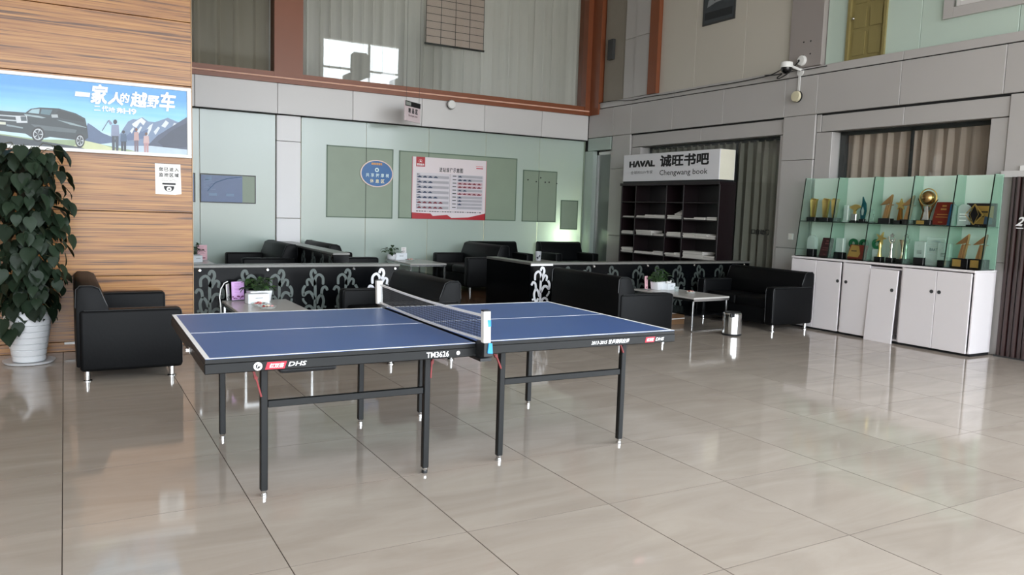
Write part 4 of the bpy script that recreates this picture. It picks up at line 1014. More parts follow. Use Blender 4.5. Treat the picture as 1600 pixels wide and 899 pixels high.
MB().lathe([(.03, z), (.014, z+.05), (.012, z+.09), (.022, z+.16), (.042, z+.235), (.04, z+.235), (.018, z+.15)], mat('pale_gold', '#d9cfae', .22, 1), 16, cap=False).build('cup', t, smooth=True)
figure(1421, 'silver green figure with raised star just past a glass divider', mat('green_silver', '#a9bda6', .2, 1), bw=9)
crys_base(1438, 'clear engraved crystal on black base next to the etched acrylic sheet', 17, 23, 15, 9.5, True)
t = award(1461, 'low', 'plaque', 'thin etched acrylic sheet standing on its edge', 'plaque')
MB().rbox((-.115, -.006, .0), (.115, .006, .335), CRYS, .003, 1).build('sheet', t)
k = MB(); et = mat('etched_grey', '#7f9490', .6)
k.text('BAATRE', (-.07, -.0068, .17), (1, 0, 0), (0, 0, 1), .14, .035, mat('etched_dark', '#3f5557', .6), .01)
for zz in (.255, .235, .135, .05): k.box((-.095, -.0068, zz), (.095, -.0062, zz+.004), et)
k.poly([(-.08, -.0068, .275), (.08, -.0068, .275), (.05, -.0068, .29), (.0, -.0068, .30), (-.05, -.0068, .285)], et)
k.build('engraving', t)
crys_base(1484, 'clear engraved crystal on black base behind a glass divider', 18, 24, 14, 8, True)
wing(1503, 'low', 'rose gold winged figure with gold label between crystal and last divider', 22, 12.5, GOLDP, .95)
wing(1534, 'low', 'rose gold winged figure with gold label at the doorway end of the lower shelf', 21, 13, GOLDP, .95)

for o in [o for o in COL.objects if o.get('group') == 'awards on the glass trophy shelf']:
    xs = [(c.matrix_basis @ Vector(q)).x for c in o.children for q in c.bound_box]
    for d in dx_:
        D = CY-d; a, b = o.location.y-max(xs)-.009, o.location.y-min(xs)+.009
        if a < D < b: o.location.y += (D-a) if D-a < b-D else (D-b)
# bottle beside the cabinet, light switch
p = P(1254, 418, X=8.93)
bt = MB().lathe([(.03, 0), (.034, .03), (.03, .10), (.012, .13)], mat('amber_liquid', '#b99b62', .2), 14).build('bottle'); 
t = thing('pump_bottle', 'small amber pump bottle on a ledge between cabinet and loveseat', 'bottle', (8.93, 7.52, .76))
bt.parent = t; bt.name = 'body'; MB().lathe([(.014, .13), (.014, .16), (.03, .165), (.03, .18)], DARK, 12).build('cap', t)
lg = MB().box((8.86, 7.45, .735), (9.19, 7.58, .76), WHITEL).box((9.16, 7.45, 0), (9.19, 7.58, .735), WHITEL).build('side_ledge'); tag(lg, 'white side ledge between the cabinet and the wall column', 'ledge')
p = P(1236, 370, X=RX)
t = thing('light_switch', 'white light switch plate on the grey column beside the trophy shelf', 'switch', (RX, p.y, p.z))
MB().rbox((-.012, -.045, -.045), (0, .045, .045), WHITE, .004, 1).build('plate', t); MB().rbox((-.016, -.03, -.03), (-.012, .03, .03), PAPER, .002, 1).build('rocker', t)
p = P(1597, 271, X=RX)
t = thing('wall_plate', 'white blank plate on the wall just above the dark brown doorway', 'plate', (RX, p.y, p.z-.0))
MB().rbox((-.03, -.06, -.03), (0, .015, .085), WHITE, .003, 1).build('plate', t)

# ================================================================== POTTED POTHOS POLE BY THE WOOD WALL
PX, PY = -.30, 8.0
pl = thing('potted_pothos', 'tall pothos trained on a pole in a ribbed white pot against the wood wall', 'plant', (PX, PY, 0))
MB().lathe([(.14, .0), (.19, .004), (.205, .025), (.198, .025), (.16, .012)], POT, 32).build('saucer', pl, smooth=True)
prof = [(.115, .014)]
for i in range(8):
    r0 = .122+.0085*i; z0 = .02+.054*i
    prof += [(r0, z0), (r0+.006, z0+.004), (r0+.010, z0+.046), (r0+.004, z0+.050)]
prof += [(.195, .455), (.2, .475), (.188, .475), (.18, .44)]
MB().lathe(prof, POT, 40, cap=False).build('pot', pl, smooth=True)
MB().lathe([(.001, .42), (.18, .42)], mat('dark_soil', '#2a211a', .9), 24, cap=False).build('soil', pl)
MB().lathe([(.05, .42), (.055, 1.8), (.02, 1.82)], mat('moss_pole', '#2b2619', .9, 0, .3, 30, bump=.5), 14).build('moss_pole', pl)
LM = [leaf_mesh('leaf', LEAF, .104, .22, .35), leaf_mesh('leaf', LEAF, .093, .1, .7), leaf_mesh('leaf', LEAF, .112, .32, .2), leaf_mesh('leaf', LEAF, .085, .18, .9)]
rnd = random.Random(11); st = MB()
def pleaf(p, az, tilt, roll, sc):
    """leaf hanging outwards: az = direction it faces, tilt = how far the blade hangs down"""
    d = Vector((math.cos(az), math.sin(az), 0)); down = Vector((0, 0, -1))
    y = (d*math.cos(tilt)+down*math.sin(tilt)).normalized(); n = (d*math.sin(tilt)-down*math.cos(tilt)).normalized(); x = y.cross(n)
    R = Matrix((x, y, n)).transposed() @ Matrix.Rotation(roll, 3, 'Y')
    share(rnd.choice(LM), 'leaf', pl, p, R.to_euler(), (sc, sc, sc))
N = 285
for i in range(N-14):
    z = .44+1.42*((i+.5)/(N-14)); az = rnd.uniform(-PI, PI) if rnd.random() < .25 else rnd.uniform(-PI*.98, PI*.12)
    R_ = .20+.09*math.sin(min(1, (z-.35)/1.0)*PI*.55)+rnd.uniform(-.10, .055)
    if z > 1.72: R_ *= .9
    if z < .62: R_ *= .85
    c = Vector((math.cos(az)*R_, math.sin(az)*R_, z+.05))
    pleaf(c, az+rnd.uniform(-.5, .5), rnd.uniform(.85, 1.45), rnd.uniform(-.5, .5), rnd.uniform(.85, 1.3))
    if i % 3 == 0: st.tube([(math.cos(az)*.05, math.sin(az)*.05, z-.05), (math.cos(az)*R_*.6, math.sin(az)*R_*.6, z+.07), c], .003, mat('vine_stem', '#4a4a30', .6), 4)
for (px, py, az, ti, sc) in ((85, 325, -.2, .35, 1.35), (90, 352, -.3, .6, 1.35), (70, 275, -.3, .9, 1.1), (5, 500, -2, 1.2, 1.4), (15, 515, -1.6, .9, 1.5), (28, 505, -1.5, 1.2, 1.2), (60, 478, -1.5, 1.3, 1.3), (45, 470, -1.4, 1.3, 1.4), (38, 236, -1.5, .4, 1.2), (55, 240, -1.2, .7, 1.2), (12, 235, -1.8, .4, 1.2), (77, 482, -.8, 1.2, 1.3), (20, 480, -1.7, 1.2, 1.4), (82, 385, -.5, 1.2, 1.3)):
    q = P(px, py, Y=PY-.18)-Vector((PX, PY, 0)); pleaf(q, az, ti, rnd.uniform(-.3, .3), sc)
    st.tube([(q.x*.3, q.y*.3, min(q.z+.1, 1.8) if q.z > .5 else .47), (q.x*.7, q.y*.7, q.z+.06), q], .003, mat('vine_stem', '#4a4a30', .6), 4)
st.build('vine', pl, kind='stuff')
fo = MB()
for i in range(420):
    z = .45+1.36*rnd.random(); az = rnd.uniform(-PI, PI); R_ = rnd.uniform(.10, .20); me = rnd.choice(LM)
    T = Matrix.Translation((math.cos(az)*R_, math.sin(az)*R_, z)) @ Matrix.Rotation(az-PI/2, 4, 'Z') @ Matrix.Rotation(-rnd.uniform(.6, 1.5), 4, 'X') @ Matrix.Rotation(rnd.uniform(-.6, .6), 4, 'Y') @ Matrix.Scale(rnd.uniform(.7, 1.1), 4)
    fo.add([v.co for v in me.vertices], [tuple(p_.vertices) for p_ in me.polygons], LEAF, T)
fo.build('foliage', pl, smooth=True, kind='stuff')

# white socket plug on the wood wall; brown chair arm at the frame edge
t = thing('wall_socket', 'small white socket strip low on the wood wall beside the loveseat', 'socket', (.03, WY, .085))
MB().rbox((-.06, -.025, -.012), (.06, 0, .012), WHITE, .003, 1).build('strip', t)
t = thing('wooden_stool', 'reddish brown wooden stool with rounded seat before the potted plant', 'stool', (-.66, 6.75, 0))
SW_ = mat('red_brown_wood', '#5c3220', .35, 0, .15, 3)
MB().lathe([(.0, .30), (.12, .30), (.135, .32), (.135, .35), (.12, .365), (.0, .365)], SW_, 24, cap=False).build('seat', t, smooth=True)
for k in range(4):
    a = PI/4+k*PI/2; MB().tube([(.08*math.cos(a), .08*math.sin(a), .30), (.105*math.cos(a), .105*math.sin(a), .15), (.10*math.cos(a), .10*math.sin(a), 0)], .016, SW_, 8).build('leg', t, smooth=True)

# ================================================================== SIGNS AND PRINTS
# ---- banner on the wood wall
YB = WY-.045
bn = thing('advertising_board', 'wide framed blue print of a car, a family and mountains on the wood wall', 'sign', (0, WY, 0))
zt0, zb0, xr = 2.567, 1.887, 1.108
MB().box((-2.4, -.04, zb0+.02), (xr-.02, -.002, zt0-.02), WHITE).build('backing', bn)
MB().rbox((-2.4, -.055, zt0-.032), (xr, 0, zt0), WHITE, .004, 1).rbox((-2.4, -.055, zb0), (xr, 0, zb0+.032), WHITE, .004, 1).rbox((xr-.04, -.055, zb0+.032), (xr, 0, zt0-.032), WHITE, .004, 1).build('frame', bn)
def sky_print():
    m = bpy.data.materials.new('sky_print'); m.use_nodes = True; n = m.node_tree.nodes; L_ = m.node_tree.links; b = n['Principled BSDF']
    t = n.new('ShaderNodeTexCoord'); s = n.new('ShaderNodeSeparateXYZ'); r = n.new('ShaderNodeValToRGB'); nz = n.new('ShaderNodeTexNoise'); mp = n.new('ShaderNodeMapping'); ma = n.new('ShaderNodeMath'); ma.operation = 'MULTIPLY_ADD'
    L_.new(t.outputs['Generated'], s.inputs[0]); L_.new(t.outputs['Object'], mp.inputs[0]); mp.inputs['Scale'].default_value = (.6, 1, 9); mp.inputs['Rotation'].default_value = (0, .12, 0)
    L_.new(mp.outputs[0], nz.inputs['Vector']); nz.inputs['Scale'].default_value = 1.5
    ma.inputs[1].default_value = .3; L_.new(nz.outputs[0], ma.inputs[0]); L_.new(s.outputs[2], ma.inputs[2]); L_.new(ma.outputs[0], r.inputs[0])
    e = r.color_ramp.elements; e[0].position = .35; e[0].color = lin('#a9c4d2'); e[1].position = 1.1; e[1].color = lin('#2a82be'); q = e.new(.75); q.color = lin('#69aed4')
    L_.new(r.outputs[0], b.inputs['Base Color']); b.inputs['Roughness'].default_value = .25
    return m
pr = MB(); YP = -.0425
MB().poly([(-2.4, YP, zb0+.03), (xr-.035, YP, zb0+.03), (xr-.035, YP, zt0-.03), (-2.4, YP, zt0-.03)], sky_print()).build('sky', bn)
_layer = [0]
def pp_(hexc, pts, lay=None, mb=pr):
    _layer[0] += 1; y = YP-.0006-.00006*_layer[0]
    mb.poly([(q.x, y, q.z) for q in (P(a, b, Y=WY+y) for a, b in pts)], mat('print_'+hexc.strip('#'), '#'+''.join('%02x' % int(int(hexc[i:i+2], 16)*.83) for i in (1, 3, 5)), .35, 0, .12, 18))
pp_('#7d93b4', [(185, 213), (200, 190), (208, 186), (214, 187), (222, 183), (232, 190), (242, 191), (254, 187), (262, 184), (276, 190), (290, 194), (290, 232), (185, 228)])
pp_('#eef3f8', [(206, 194), (213, 189), (221, 184), (228, 190), (224, 196), (219, 191), (213, 200), (208, 197)])
pp_('#e6edf5', [(226, 206), (234, 196), (239, 193), (236, 203), (230, 214)]); pp_('#e6edf5', [(252, 197), (259, 188), (264, 192), (258, 200)])
pp_('#5f769c', [(196, 214), (210, 200), (222, 206), (232, 201), (228, 216), (200, 220)])
pp_('#e6edf5', [(214, 205), (220, 197), (222, 199), (217, 209)]); pp_('#dfe8f2', [(240, 206), (247, 198), (250, 200), (243, 211)]); pp_('#dfe8f2', [(268, 200), (272, 192), (277, 194), (271, 201)]); pp_('#e6edf5', [(203, 205), (208, 199), (210, 201), (206, 209)])
pp_('#5a7093', [(137, 192), (145, 197), (160, 208), (175, 214), (185, 222), (150, 226), (130, 222)])
pp_('#4a5570', [(230, 228), (246, 212), (262, 202), (278, 192), (292, 183), (293, 235), (232, 230)])
pp_('#39435a', [(246, 222), (268, 204), (292, 192), (293, 230), (258, 232)])
pp_('#c9dcec', [(190, 228), (236, 228), (293, 234), (293, 243), (190, 240)])
pp_('#9fb48a', [(-60, 200), (60, 218), (130, 219), (160, 226), (210, 236), (215, 240), (100, 236), (-60, 222)])
pp_('#d9dfae', [(128, 219), (160, 226), (190, 236), (150, 236), (110, 232)])
pp_('#3a444c', [(-40, 205), (40, 217), (125, 230), (140, 235), (60, 232), (-40, 224)])
# car
pp_('#2e3a40', [(-50, 174), (0, 173), (40, 176), (48, 170), (62, 168), (92, 169.5), (118, 177), (133, 185), (136, 198), (138, 215), (132, 220), (120, 219), (78, 214), (70, 216), (48, 214), (40, 209), (-50, 199)])
pp_('#a9cbd6', [(44, 176), (50, 171), (62, 170), (61, 178)]); pp_('#5d7f8b', [(63, 178), (65, 170.5), (82, 171.5), (78, 180)])
pp_('#1d272c', [(84, 181), (92, 172), (116, 179), (131, 187), (132, 191), (100, 186)])
pp_('#9fb2b8', [(37, 178), (60, 181), (72, 184), (66, 185), (40, 181)]); pp_('#95a9ae', [(88, 187), (112, 192), (135, 199), (135, 200), (110, 195)])
pp_('#c9d4da', [(-20, 178), (28, 181), (28, 183), (-20, 180)]); pp_('#c9d4da', [(-20, 184), (28, 188), (28, 190), (-20, 186)])
pp_('#dfe6ea', [(24, 181), (42, 181), (43, 192), (26, 192)]); pp_('#4a5960', [(32, 182), (41, 182), (42, 189), (33, 189)])
pp_('#e3e6d2', [(-6, 190), (9, 191), (9, 195), (-6, 194)]); pp_('#8fa2a8', [(10, 194), (36, 199), (36, 201), (10, 197)])
pp_('#5b686d', [(48, 194), (100, 200), (120, 203), (118, 208), (60, 203)])
def disc_print(hexc, cx, cy, rx, ry, n=18): pp_(hexc, [(cx+rx*math.cos(2*PI*i/n), cy+ry*math.sin(2*PI*i/n)) for i in range(n)])
for cx, cy, rx, ry in ((59.5, 210, 10.5, 12), (125, 220, 7.5, 11)):
    disc_print('#151a1e', cx, cy, rx, ry); disc_print('#d4dade', cx, cy, rx*.75, ry*.75); disc_print('#2a3238', cx, cy, rx*.62, ry*.62)
    for k in range(5):
        a = 2*PI*k/5; pp_('#d4dade', [(cx, cy), (cx+rx*.66*math.cos(a-.14), cy+ry*.66*math.sin(a-.14)), (cx+rx*.66*math.cos(a+.14), cy+ry*.66*math.sin(a+.14))])
pp_('#b9c2c6', [(80, 179), (90, 179), (91, 184), (81, 184)])
# walkers
def walker(cx, top, foot, w_, coat, legs, hair='#2a2c38'):
    h = foot-top
    disc_print(hair, cx, top+h*.07, w_*.24, h*.075, 10)
    pp_(coat, [(cx-w_*.42, top+h*.16), (cx+w_*.42, top+h*.16), (cx+w_*.55, top+h*.52), (cx-w_*.5, top+h*.52)])
    pp_(legs, [(cx-w_*.4, top+h*.5), (cx-.02*w_, top+h*.5), (cx-w_*.05, foot), (cx-w_*.35, foot)]); pp_(legs, [(cx, top+h*.5), (cx+w_*.42, top+h*.5), (cx+w_*.4, foot), (cx+w_*.1, foot)])
walker(180, 187, 238, 13, '#8d99b5', '#3c4454'); pp_('#8d99b5', [(172, 196), (176, 193), (171, 187), (169, 189)]); pp_('#39414e', [(169, 188), (170, 188.6), (160, 205), (159, 204.4)])
walker(193, 204, 238, 10, '#4a6484', '#2c3646'); walker(213, 200, 239, 8, '#c9a3a0', '#7c6a78', '#7a4a38'); walker(228.5, 207, 240, 9, '#d6b3b0', '#c99a9c', '#6a4438')
pr.build('picture', bn)
k = MB(); yl = YP-.012
def wtxt(body, px0, py0, px1, py1, m=INKW, bold=.02, slant=0, mb=k, y=yl):
    a = P(px0, py1, Y=WY+y); b = P(px1, py0, Y=WY+y)
    mb.text(body, (a.x, y, a.z), (1, 0, 0), (0, 0, 1), b.x-a.x, (b.z-a.z), m, bold, slant)
for ch, x0, y0, x1, y1 in (('一', 117, 145, 140, 150), ('家', 141, 133, 166, 162), ('人', 168, 145, 192, 163), ('的', 187, 146, 201, 160), ('越', 203, 145, 228, 167), ('野', 229, 150, 247, 168), ('车', 248, 145, 272, 173)):
    wtxt(ch, x0, y0, x1, y1, INKW, .026, .12)
for ch, x0, y0, x1, y1 in (('二', 147, 166, 157, 172.5), ('代', 159, 166, 169, 174), ('哈', 170, 168, 180, 175.5), ('弗', 182, 169, 192, 176.5), ('H9', 193, 170.5, 213, 178)):
    wtxt(ch, x0, y0, x1, y1, INKW, .02)
k.build('lettering', bn)

# ---- surveillance notice
nb = thing('surveillance_notice', 'white paper notice with a black dome camera symbol taped to the wood wall', 'notice', (0, WY, 0))
a = P(243, 303, Y=WY); b = P(283, 257.5, Y=WY); W_, H_ = b.x-a.x, b.z-a.z
MB().prism([(a.x, a.z), (a.x+W_*.75, a.z-.005), (a.x+W_, a.z+.006), (a.x+W_*.97, b.z), (a.x-.002, b.z)], -.004, -.0005, PAPER, 'xz').build('sheet', nb)
MB().poly([(a.x+W_*.72, -.0046, a.z-.004), (a.x+W_*.99, -.012, a.z+.014), (a.x+W_*.98, -.0046, a.z+.045)], WHITE).build('curled_corner', nb)
k = MB(); y = -.0046
for i, ch in enumerate('您已进入'): k.text(ch, (a.x+W_*(.14+.2*i), y, a.z+H_*.76), (1, 0, 0), (0, 0, 1), W_*.16, H_*.125, INK, .022)
for i, ch in enumerate('监控区域'): k.text(ch, (a.x+W_*(.14+.2*i), y, a.z+H_*.575), (1, 0, 0), (0, 0, 1), W_*.16, H_*.125, INK, .022)
k.text('YOU HAVE ENTERED', (a.x+W_*.24, y, a.z+H_*.49), (1, 0, 0), (0, 0, 1), W_*.54, H_*.028, DGREY, 0)
k.text('THE MONITORED AREA', (a.x+W_*.16, y, a.z+H_*.435), (1, 0, 0), (0, 0, 1), W_*.7, H_*.028, DGREY, 0)
cx = a.x+W_*.52
k.box((cx-W_*.26, y, a.z+H_*.315), (cx+W_*.26, y-.0002, a.z+H_*.375), INK)
k.poly([(cx-W_*.2, y, a.z+H_*.27)]+[(cx-W_*.2*math.cos(t*PI/10), y, a.z+H_*(.25-.17*math.sin(t*PI/10))) for t in range(0, 11)]+[(cx+W_*.2, y, a.z+H_*.27)], INK)
k.add([(cx+W_*.1*math.cos(2*PI*i/18), y-.0004, a.z+H_*.17+W_*.1*math.sin(2*PI*i/18)) for i in range(18)], [tuple(range(18))], PAPER)
k.add([(cx+W_*.035*math.cos(2*PI*i/12), y-.0008, a.z+H_*.17+W_*.035*math.sin(2*PI*i/12)) for i in range(12)], [tuple(range(12))], INK)
k.build('print', nb)

# ---- round sign on the glass
GY = BY+.09
ov = thing('round_sign', 'round blue sign with white lettering and pale rim on the green glass wall', 'sign', (0, GY, 0))
c = P(588.5, 271.5, Y=GY); r_ = abs(P(614, 271, Y=GY).x-P(562.5, 271, Y=GY).x)/2; rz_ = abs(P(589, 250.5, Y=GY).z-P(589, 293, Y=GY).z)/2
T = Matrix.Translation((c.x, -.001, c.z)) @ Matrix.Diagonal((1, 1, rz_/r_, 1)) @ Matrix.Rotation(PI/2, 4, 'X')
MB().lathe([(r_, 0), (r_, .014), (r_*.93, .014), (r_*.93, .0)], mat('pale_copper', '#b8a49a', .35, .3), 44, T=T, cap=False).build('rim', ov, smooth=True)
MB().lathe([(.001, .011), (r_*.94, .011)], mat('sign_blue', '#0c5f9e', .35), 44, T=T, cap=False).build('face', ov)
k = MB(); y = -.0128
def otx(body, cx_, cz, w_, h_, m=INKW, bd=.02): k.text(body, (c.x+cx_*r_-w_*r_/2, y, c.z+cz*rz_-h_*rz_/2), (1, 0, 0), (0, 0, 1), w_*r_, h_*rz_, m, bd)
for i, ch in enumerate('共享按摩椅'): otx(ch, -.56+.3*i, -.12-.03*i*0, .2, .28, mat('pale_cyan_ink', '#d8f0f2', .5), .014)
for i, ch in enumerate('休息区'): otx(ch, -.3+.33*i, -.54, .22, .28, mat('cream_ink', '#f0ecc4', .5), .014)
for i in range(6): k.box((c.x+(-.33+.11*i)*r_, y, c.z+.63*rz_), (c.x+(-.24+.11*i)*r_, y-.0003, c.z+.79*rz_), mat('orange_ink', '#e0a45a', .5))
vs_, fs_ = ring((c.x, c.z+.27*rz_), .06*r_, .125*r_, INKW, y, 20); k.add(vs_, fs_, mat('pale_cyan_ink', '#d8f0f2', .5))
k.build('lettering', ov)

# ---- red and white rule poster on the glass
po = thing('rule_poster', 'white poster with red border and rows of small cars on the green glass', 'poster', (0, GY, 0))
x0, z0 = 5.435, 1.262; x1, z1 = 6.945, 2.375; W_, H_ = x1-x0, z1-z0
MB().box((x0, -.012, z0), (x1, -.0, z1), mat('poster_pinkish_white', '#e8dde0', .4, 0, .02)).build('sheet', po)
k = MB(); y = -.0126
def R_(u0, v0, u1, v1, m, dy=0): k.add([(x0+u0*W_, y-dy, z1-v1*H_), (x0+u1*W_, y-dy, z1-v1*H_), (x0+u1*W_, y-dy, z1-v0*H_), (x0+u0*W_, y-dy, z1-v0*H_)], [(0, 1, 2, 3)], m)
REDP = mat('poster_red', '#b3202c', .4)
R_(.05, 0, .165, .155, REDP)
k.text('营销服务', (x0+.06*W_, y-.0004, z1-.14*H_), (1, 0, 0), (0, 0, 1), .095*W_, .035*H_, INKW, .02)
k.add([(x0+(.107+.03*math.cos(t*PI/8))*W_, y-.0004, z1-(.085-.05*math.sin(t*PI/8))*H_) for t in range(9)]+[(x0+(.107-.024*math.cos(t*PI/8))*W_, y-.0004, z1-(.085-.038*math.sin(t*PI/8))*H_) for t in range(9)], [tuple(range(18))], mat('poster_pale_red', '#d98a8a', .5))
k.add([(x0+.107*W_, y-.0005, z1-.05*H_), (x0+.125*W_, y-.0005, z1-.09*H_), (x0+.107*W_, y-.0005, z1-.075*H_), (x0+.09*W_, y-.0005, z1-.09*H_)], [(0, 1, 2, 3)], INKW)
for i, ch in enumerate('进站规律示意图'): k.text(ch, (x0+(.355+.046*i)*W_, y, z1-.225*H_), (1, 0, 0), (0, 0, 1), .04*W_, .075*H_, INK, .016)
R_(.85, .095, .95, .105, mat('poster_pale_red', '#d98a8a', .5)); R_(.855, .125, .95, .14, RED)
GB = mat('poster_grey_bar', '#b2afb6', .5); CB = mat('poster_navy', '#33405e', .5); CRD = mat('poster_maroon', '#7a2230', .5); GR = mat('poster_panel', '#dcd6dc', .5)
R_(.055, .25, .495, .845, GR, -.0002); R_(.51, .25, .955, .845, GR, -.0002); R_(.497, .25, .5, .85, CB); R_(.955, .27, .957, .85, GB)
def car_icon(u, v, m, s=1):
    pts = [(0, 0), (.0, -.012), (.012, -.016), (.02, -.028), (.036, -.028), (.046, -.016), (.056, -.012), (.056, 0)]
    k.add([(x0+(u+a*s)*W_, y-.0006, z1-(v+b*s)*H_) for a, b in reversed(pts)], [tuple(range(8))], m)
for i, (n_, m) in enumerate(((4, CB), (3, CB), (3, CB), (3, CB), (4, CB), (5, CRD), (5, CRD))):
    v = .265+.083*i
    k.text('星期'+'一二三四五六日'[i], (x0+.062*W_, y, z1-(v+.022)*H_), (1, 0, 0), (0, 0, 1), .05*W_, .02*H_, INK, .02)
    R_(.06, v+.027, .485, v+.07, GB)
    for j in range(n_): car_icon(.07+.07*j, v+.064, m)
for i, (n_, m) in enumerate(((1, CB), (3, CB), (5, CRD), (5, CRD), (2, CB), (5, CRD), (1, CB), (1, CB), (1, CB), (0, CB))):
    v = .262+.0575*i; R_(.535, v+.012, .585, v+.026, DGREY); R_(.60, v, .945, v+.042, GB if m is CB else mat('poster_pink_bar', '#c9a8ae', .5))
    for j in range(n_): car_icon(.61+.066*j, v+.036, m, .9)
for j in range(26): R_(.06+.034*j, .868, .06+.034*j+.026, .882, GB if j % 5 == 4 else DGREY)
k.add([(x0, y, z0), (x1, y, z0), (x1, y, z0+.115*H_), (x0+.76*W_, y, z0+.04*H_), (x0+.53*W_, y, z0+.025*H_), (x0+.47*W_, y, z0+.075*H_), (x0+.28*W_, y, z0+.05*H_), (x0+.25*W_, y, z0+.09*H_), (x0, y, z0+.10*H_)], [tuple(range(9))], REDP)
R_(0, 0, .008, 1, mat('poster_pale_red2', '#c98088', .5)); R_(.992, 0, 1, 1, mat('poster_pale_red2', '#c98088', .5))
k.build('print', po)

# ---- blue information boards on the glass beside the wood wall
BB = mat('board_blue', '#2f5285', .3, 0, .12, 4)
def info_board(xa, xb, xc, lab, marks):
    t = thing('information_board', lab, 'board', (0, GY, 0))
    MB().box((xa, -.012, 1.45), (xc, -.002, 1.885), MINTF).build('backing', t)
    MB().box((xa, -.016, 1.45), (xb, -.012, 1.875), BB).build('print', t)
    f = MB()
    for q in ((xa-.01, xc+.01, 1.44, 1.455), (xa-.01, xc+.01, 1.88, 1.895), (xa-.01, xa+.005, 1.455, 1.88), (xc-.005, xc+.01, 1.455, 1.88)): f.box((q[0], -.018, q[2]), (q[1], 0, q[3]), DGREY)
    f.build('frame', t)
    if marks:
        m = MB(); pb = mat('board_pale_blue', '#6f8cae', .4)
        for i in range(8): m.box((xa+.04, -.0175, 1.8-.022*i), (xa+.12+.1*((i*37) % 5)/4, -.0165, 1.806-.022*i), pb)
        m.box((xa+.07, -.0175, 1.79), (xa+.16, -.0168, 1.85), pb).box((xa+.12, -.0175, 1.55), (xa+.24, -.0168, 1.59), pb).box((xa+.38, -.0175, 1.55), (xa+.50, -.0168, 1.59), pb)
        m.tube([(xa+.1, -.0165, 1.62), (xa+.22, -.0165, 1.76), (xa+.4, -.0165, 1.83), (xa+.6, -.0165, 1.86)], .006, pb, 5)
        m.build('picture', t)
info_board(1.87, 2.50, 2.70, 'blue information board with pale blue lines in a grey frame on the green glass', True)
info_board(.95, 1.77, 1.78, 'blue information board mostly hidden by the wood wall', False)

# ---- hanging double faced sign near the back wall
hs_ = thing('hanging_sign', 'white hanging sign with dark header on thin wires below the upper window', 'sign', (5.0, 12.35, 2.88), .95)
a = P(632.5, 160, Y=12.35); b = P(656.5, 150, Y=12.35+.30)
hs_.location = (a.x, 12.35, 0); Lh = ((b.x-a.x)**2+.3**2)**.5; hs_.rotation_euler[2] = math.atan2(.3, b.x-a.x)
zt, zb = P(633, 156.5, Y=12.35).z, P(633, 188, Y=12.35).z
MB().rbox((0, -.012, zb), (Lh, .012, zt), mat('sign_pinkish_white', '#e3d3d6', .4, 0, .02), .003, 1).build('board', hs_)
MB().box((0, -.0135, zt-.085), (Lh, -.0122, zt), DARK).box((.02, -.0145, zt-.07), (Lh*.36, -.0136, zt-.015), mat('grey_logo', '#9aa09a', .5)).build('header', hs_)
MB().box((Lh-.004, -.014, zb), (Lh+.008, .014, zt), WHITE).build('edge', hs_)
k = MB()
for i, ch in enumerate('精品区'): k.text(ch, (Lh*(.2+.23*i), -.013, zb+.135), (1, 0, 0), (0, 0, 1), Lh*.15, .085, INK, .04)
k.text('Boutique area', (Lh*.22, -.013, zb+.07), (1, 0, 0), (0, 0, 1), Lh*.58, .045, mat('maroon_ink', '#5a3038', .5), .01)
k.build('lettering', hs_)
for x in (.05, Lh-.03): MB().cyl((x, 0, zt), (x, 0, 7.2), .0025, DARK, 6).build('wire', hs_)

# ---- round detector discs
def disc_unit(lab, p, nrm, up, m=WHITE):
    t = thing('alarm_disc', lab, 'alarm', p)
    T = Vector(nrm).to_track_quat('Z', 'Y').to_matrix().to_4x4()
    MB().lathe([(.078, 0), (.08, .02), (.07, .045), (.001, .05)], m, 28, T=T).build('cover', t, smooth=True)
    MB().lathe([(.084, -.012), (.084, .012), (.079, .012)], DARK, 28, T=T, cap=False).build('ring', t)
    return t
p = P(705, 163.5, Y=BY-.06); t = disc_unit('white round alarm disc hanging below the brown sill of the wide upper window', p, (0, -1, 0), .1)
MB().cyl((0, .03, .08), (0, .03, 3.47-p.z), .003, DARK, 6).build('cord', t)
p = P(1245.5, 151, X=RX-.05); t = disc_unit('ivory round alarm disc hanging by a white strip from the grey ledge', p, (-1, 0, 0), .25, mat('ivory_plastic', '#d9d2b4', .4))
MB().box((.02, -.018, .07), (.03, .018, 3.52-p.z), WHITE).build('strap', t)

# ---- security camera, junction boxes, cables
p = P(1229, 106, X=RX-.30)
t = thing('security_camera', 'white security camera with black dome on a bracket above the grey ledge', 'camera', p)
MB().lathe([(.085, -.0), (.088, .03), (.08, .075), (.04, .085), (.001, .086)], WHITE, 24).build('housing', t, smooth=True)
MB().lathe([(.001, -.085), (.04, -.078), (.066, -.05), (.074, -.02), (.076, 0)], mat('dome_black', '#0a0a0c', .06), 24, cap=False).lathe([(.001, -.084), (.02, -.08)], DGREY, 12, (-.045, -.02, .045), cap=False).build('dome', t, smooth=True)
MB().cyl((.05, 0, .04), (.31, 0, .0), .02, WHITE, 10).build('arm', t, smooth=True)
MB().cyl((.285, 0, -.03), (.30, 0, -.03), .055, WHITE, 18).build('mount', t, smooth=True)
p = P(1254, 95, X=RX)
t = thing('junction_box', 'round white junction box with a cable on the grey column above the ledge', 'junction box', p)
MB().lathe([(.072, 0), (.072, .03), (.06, .04), (.001, .042)], WHITE, 24, T=Vector((-1, 0, 0)).to_track_quat('Z', 'Y').to_matrix().to_4x4()).build('cover', t, smooth=True)
MB().sphere((-.042, .03, 0), .018, DARK, 10).build('hole', t)
def cable(lab, pts, r, m, name='cable'):
    out = smooth_pts3(pts); return tag(MB().tube(out, r, m, 6).build(name, smooth=True), lab, 'cable', 'cables along the ledge of the grey wall')
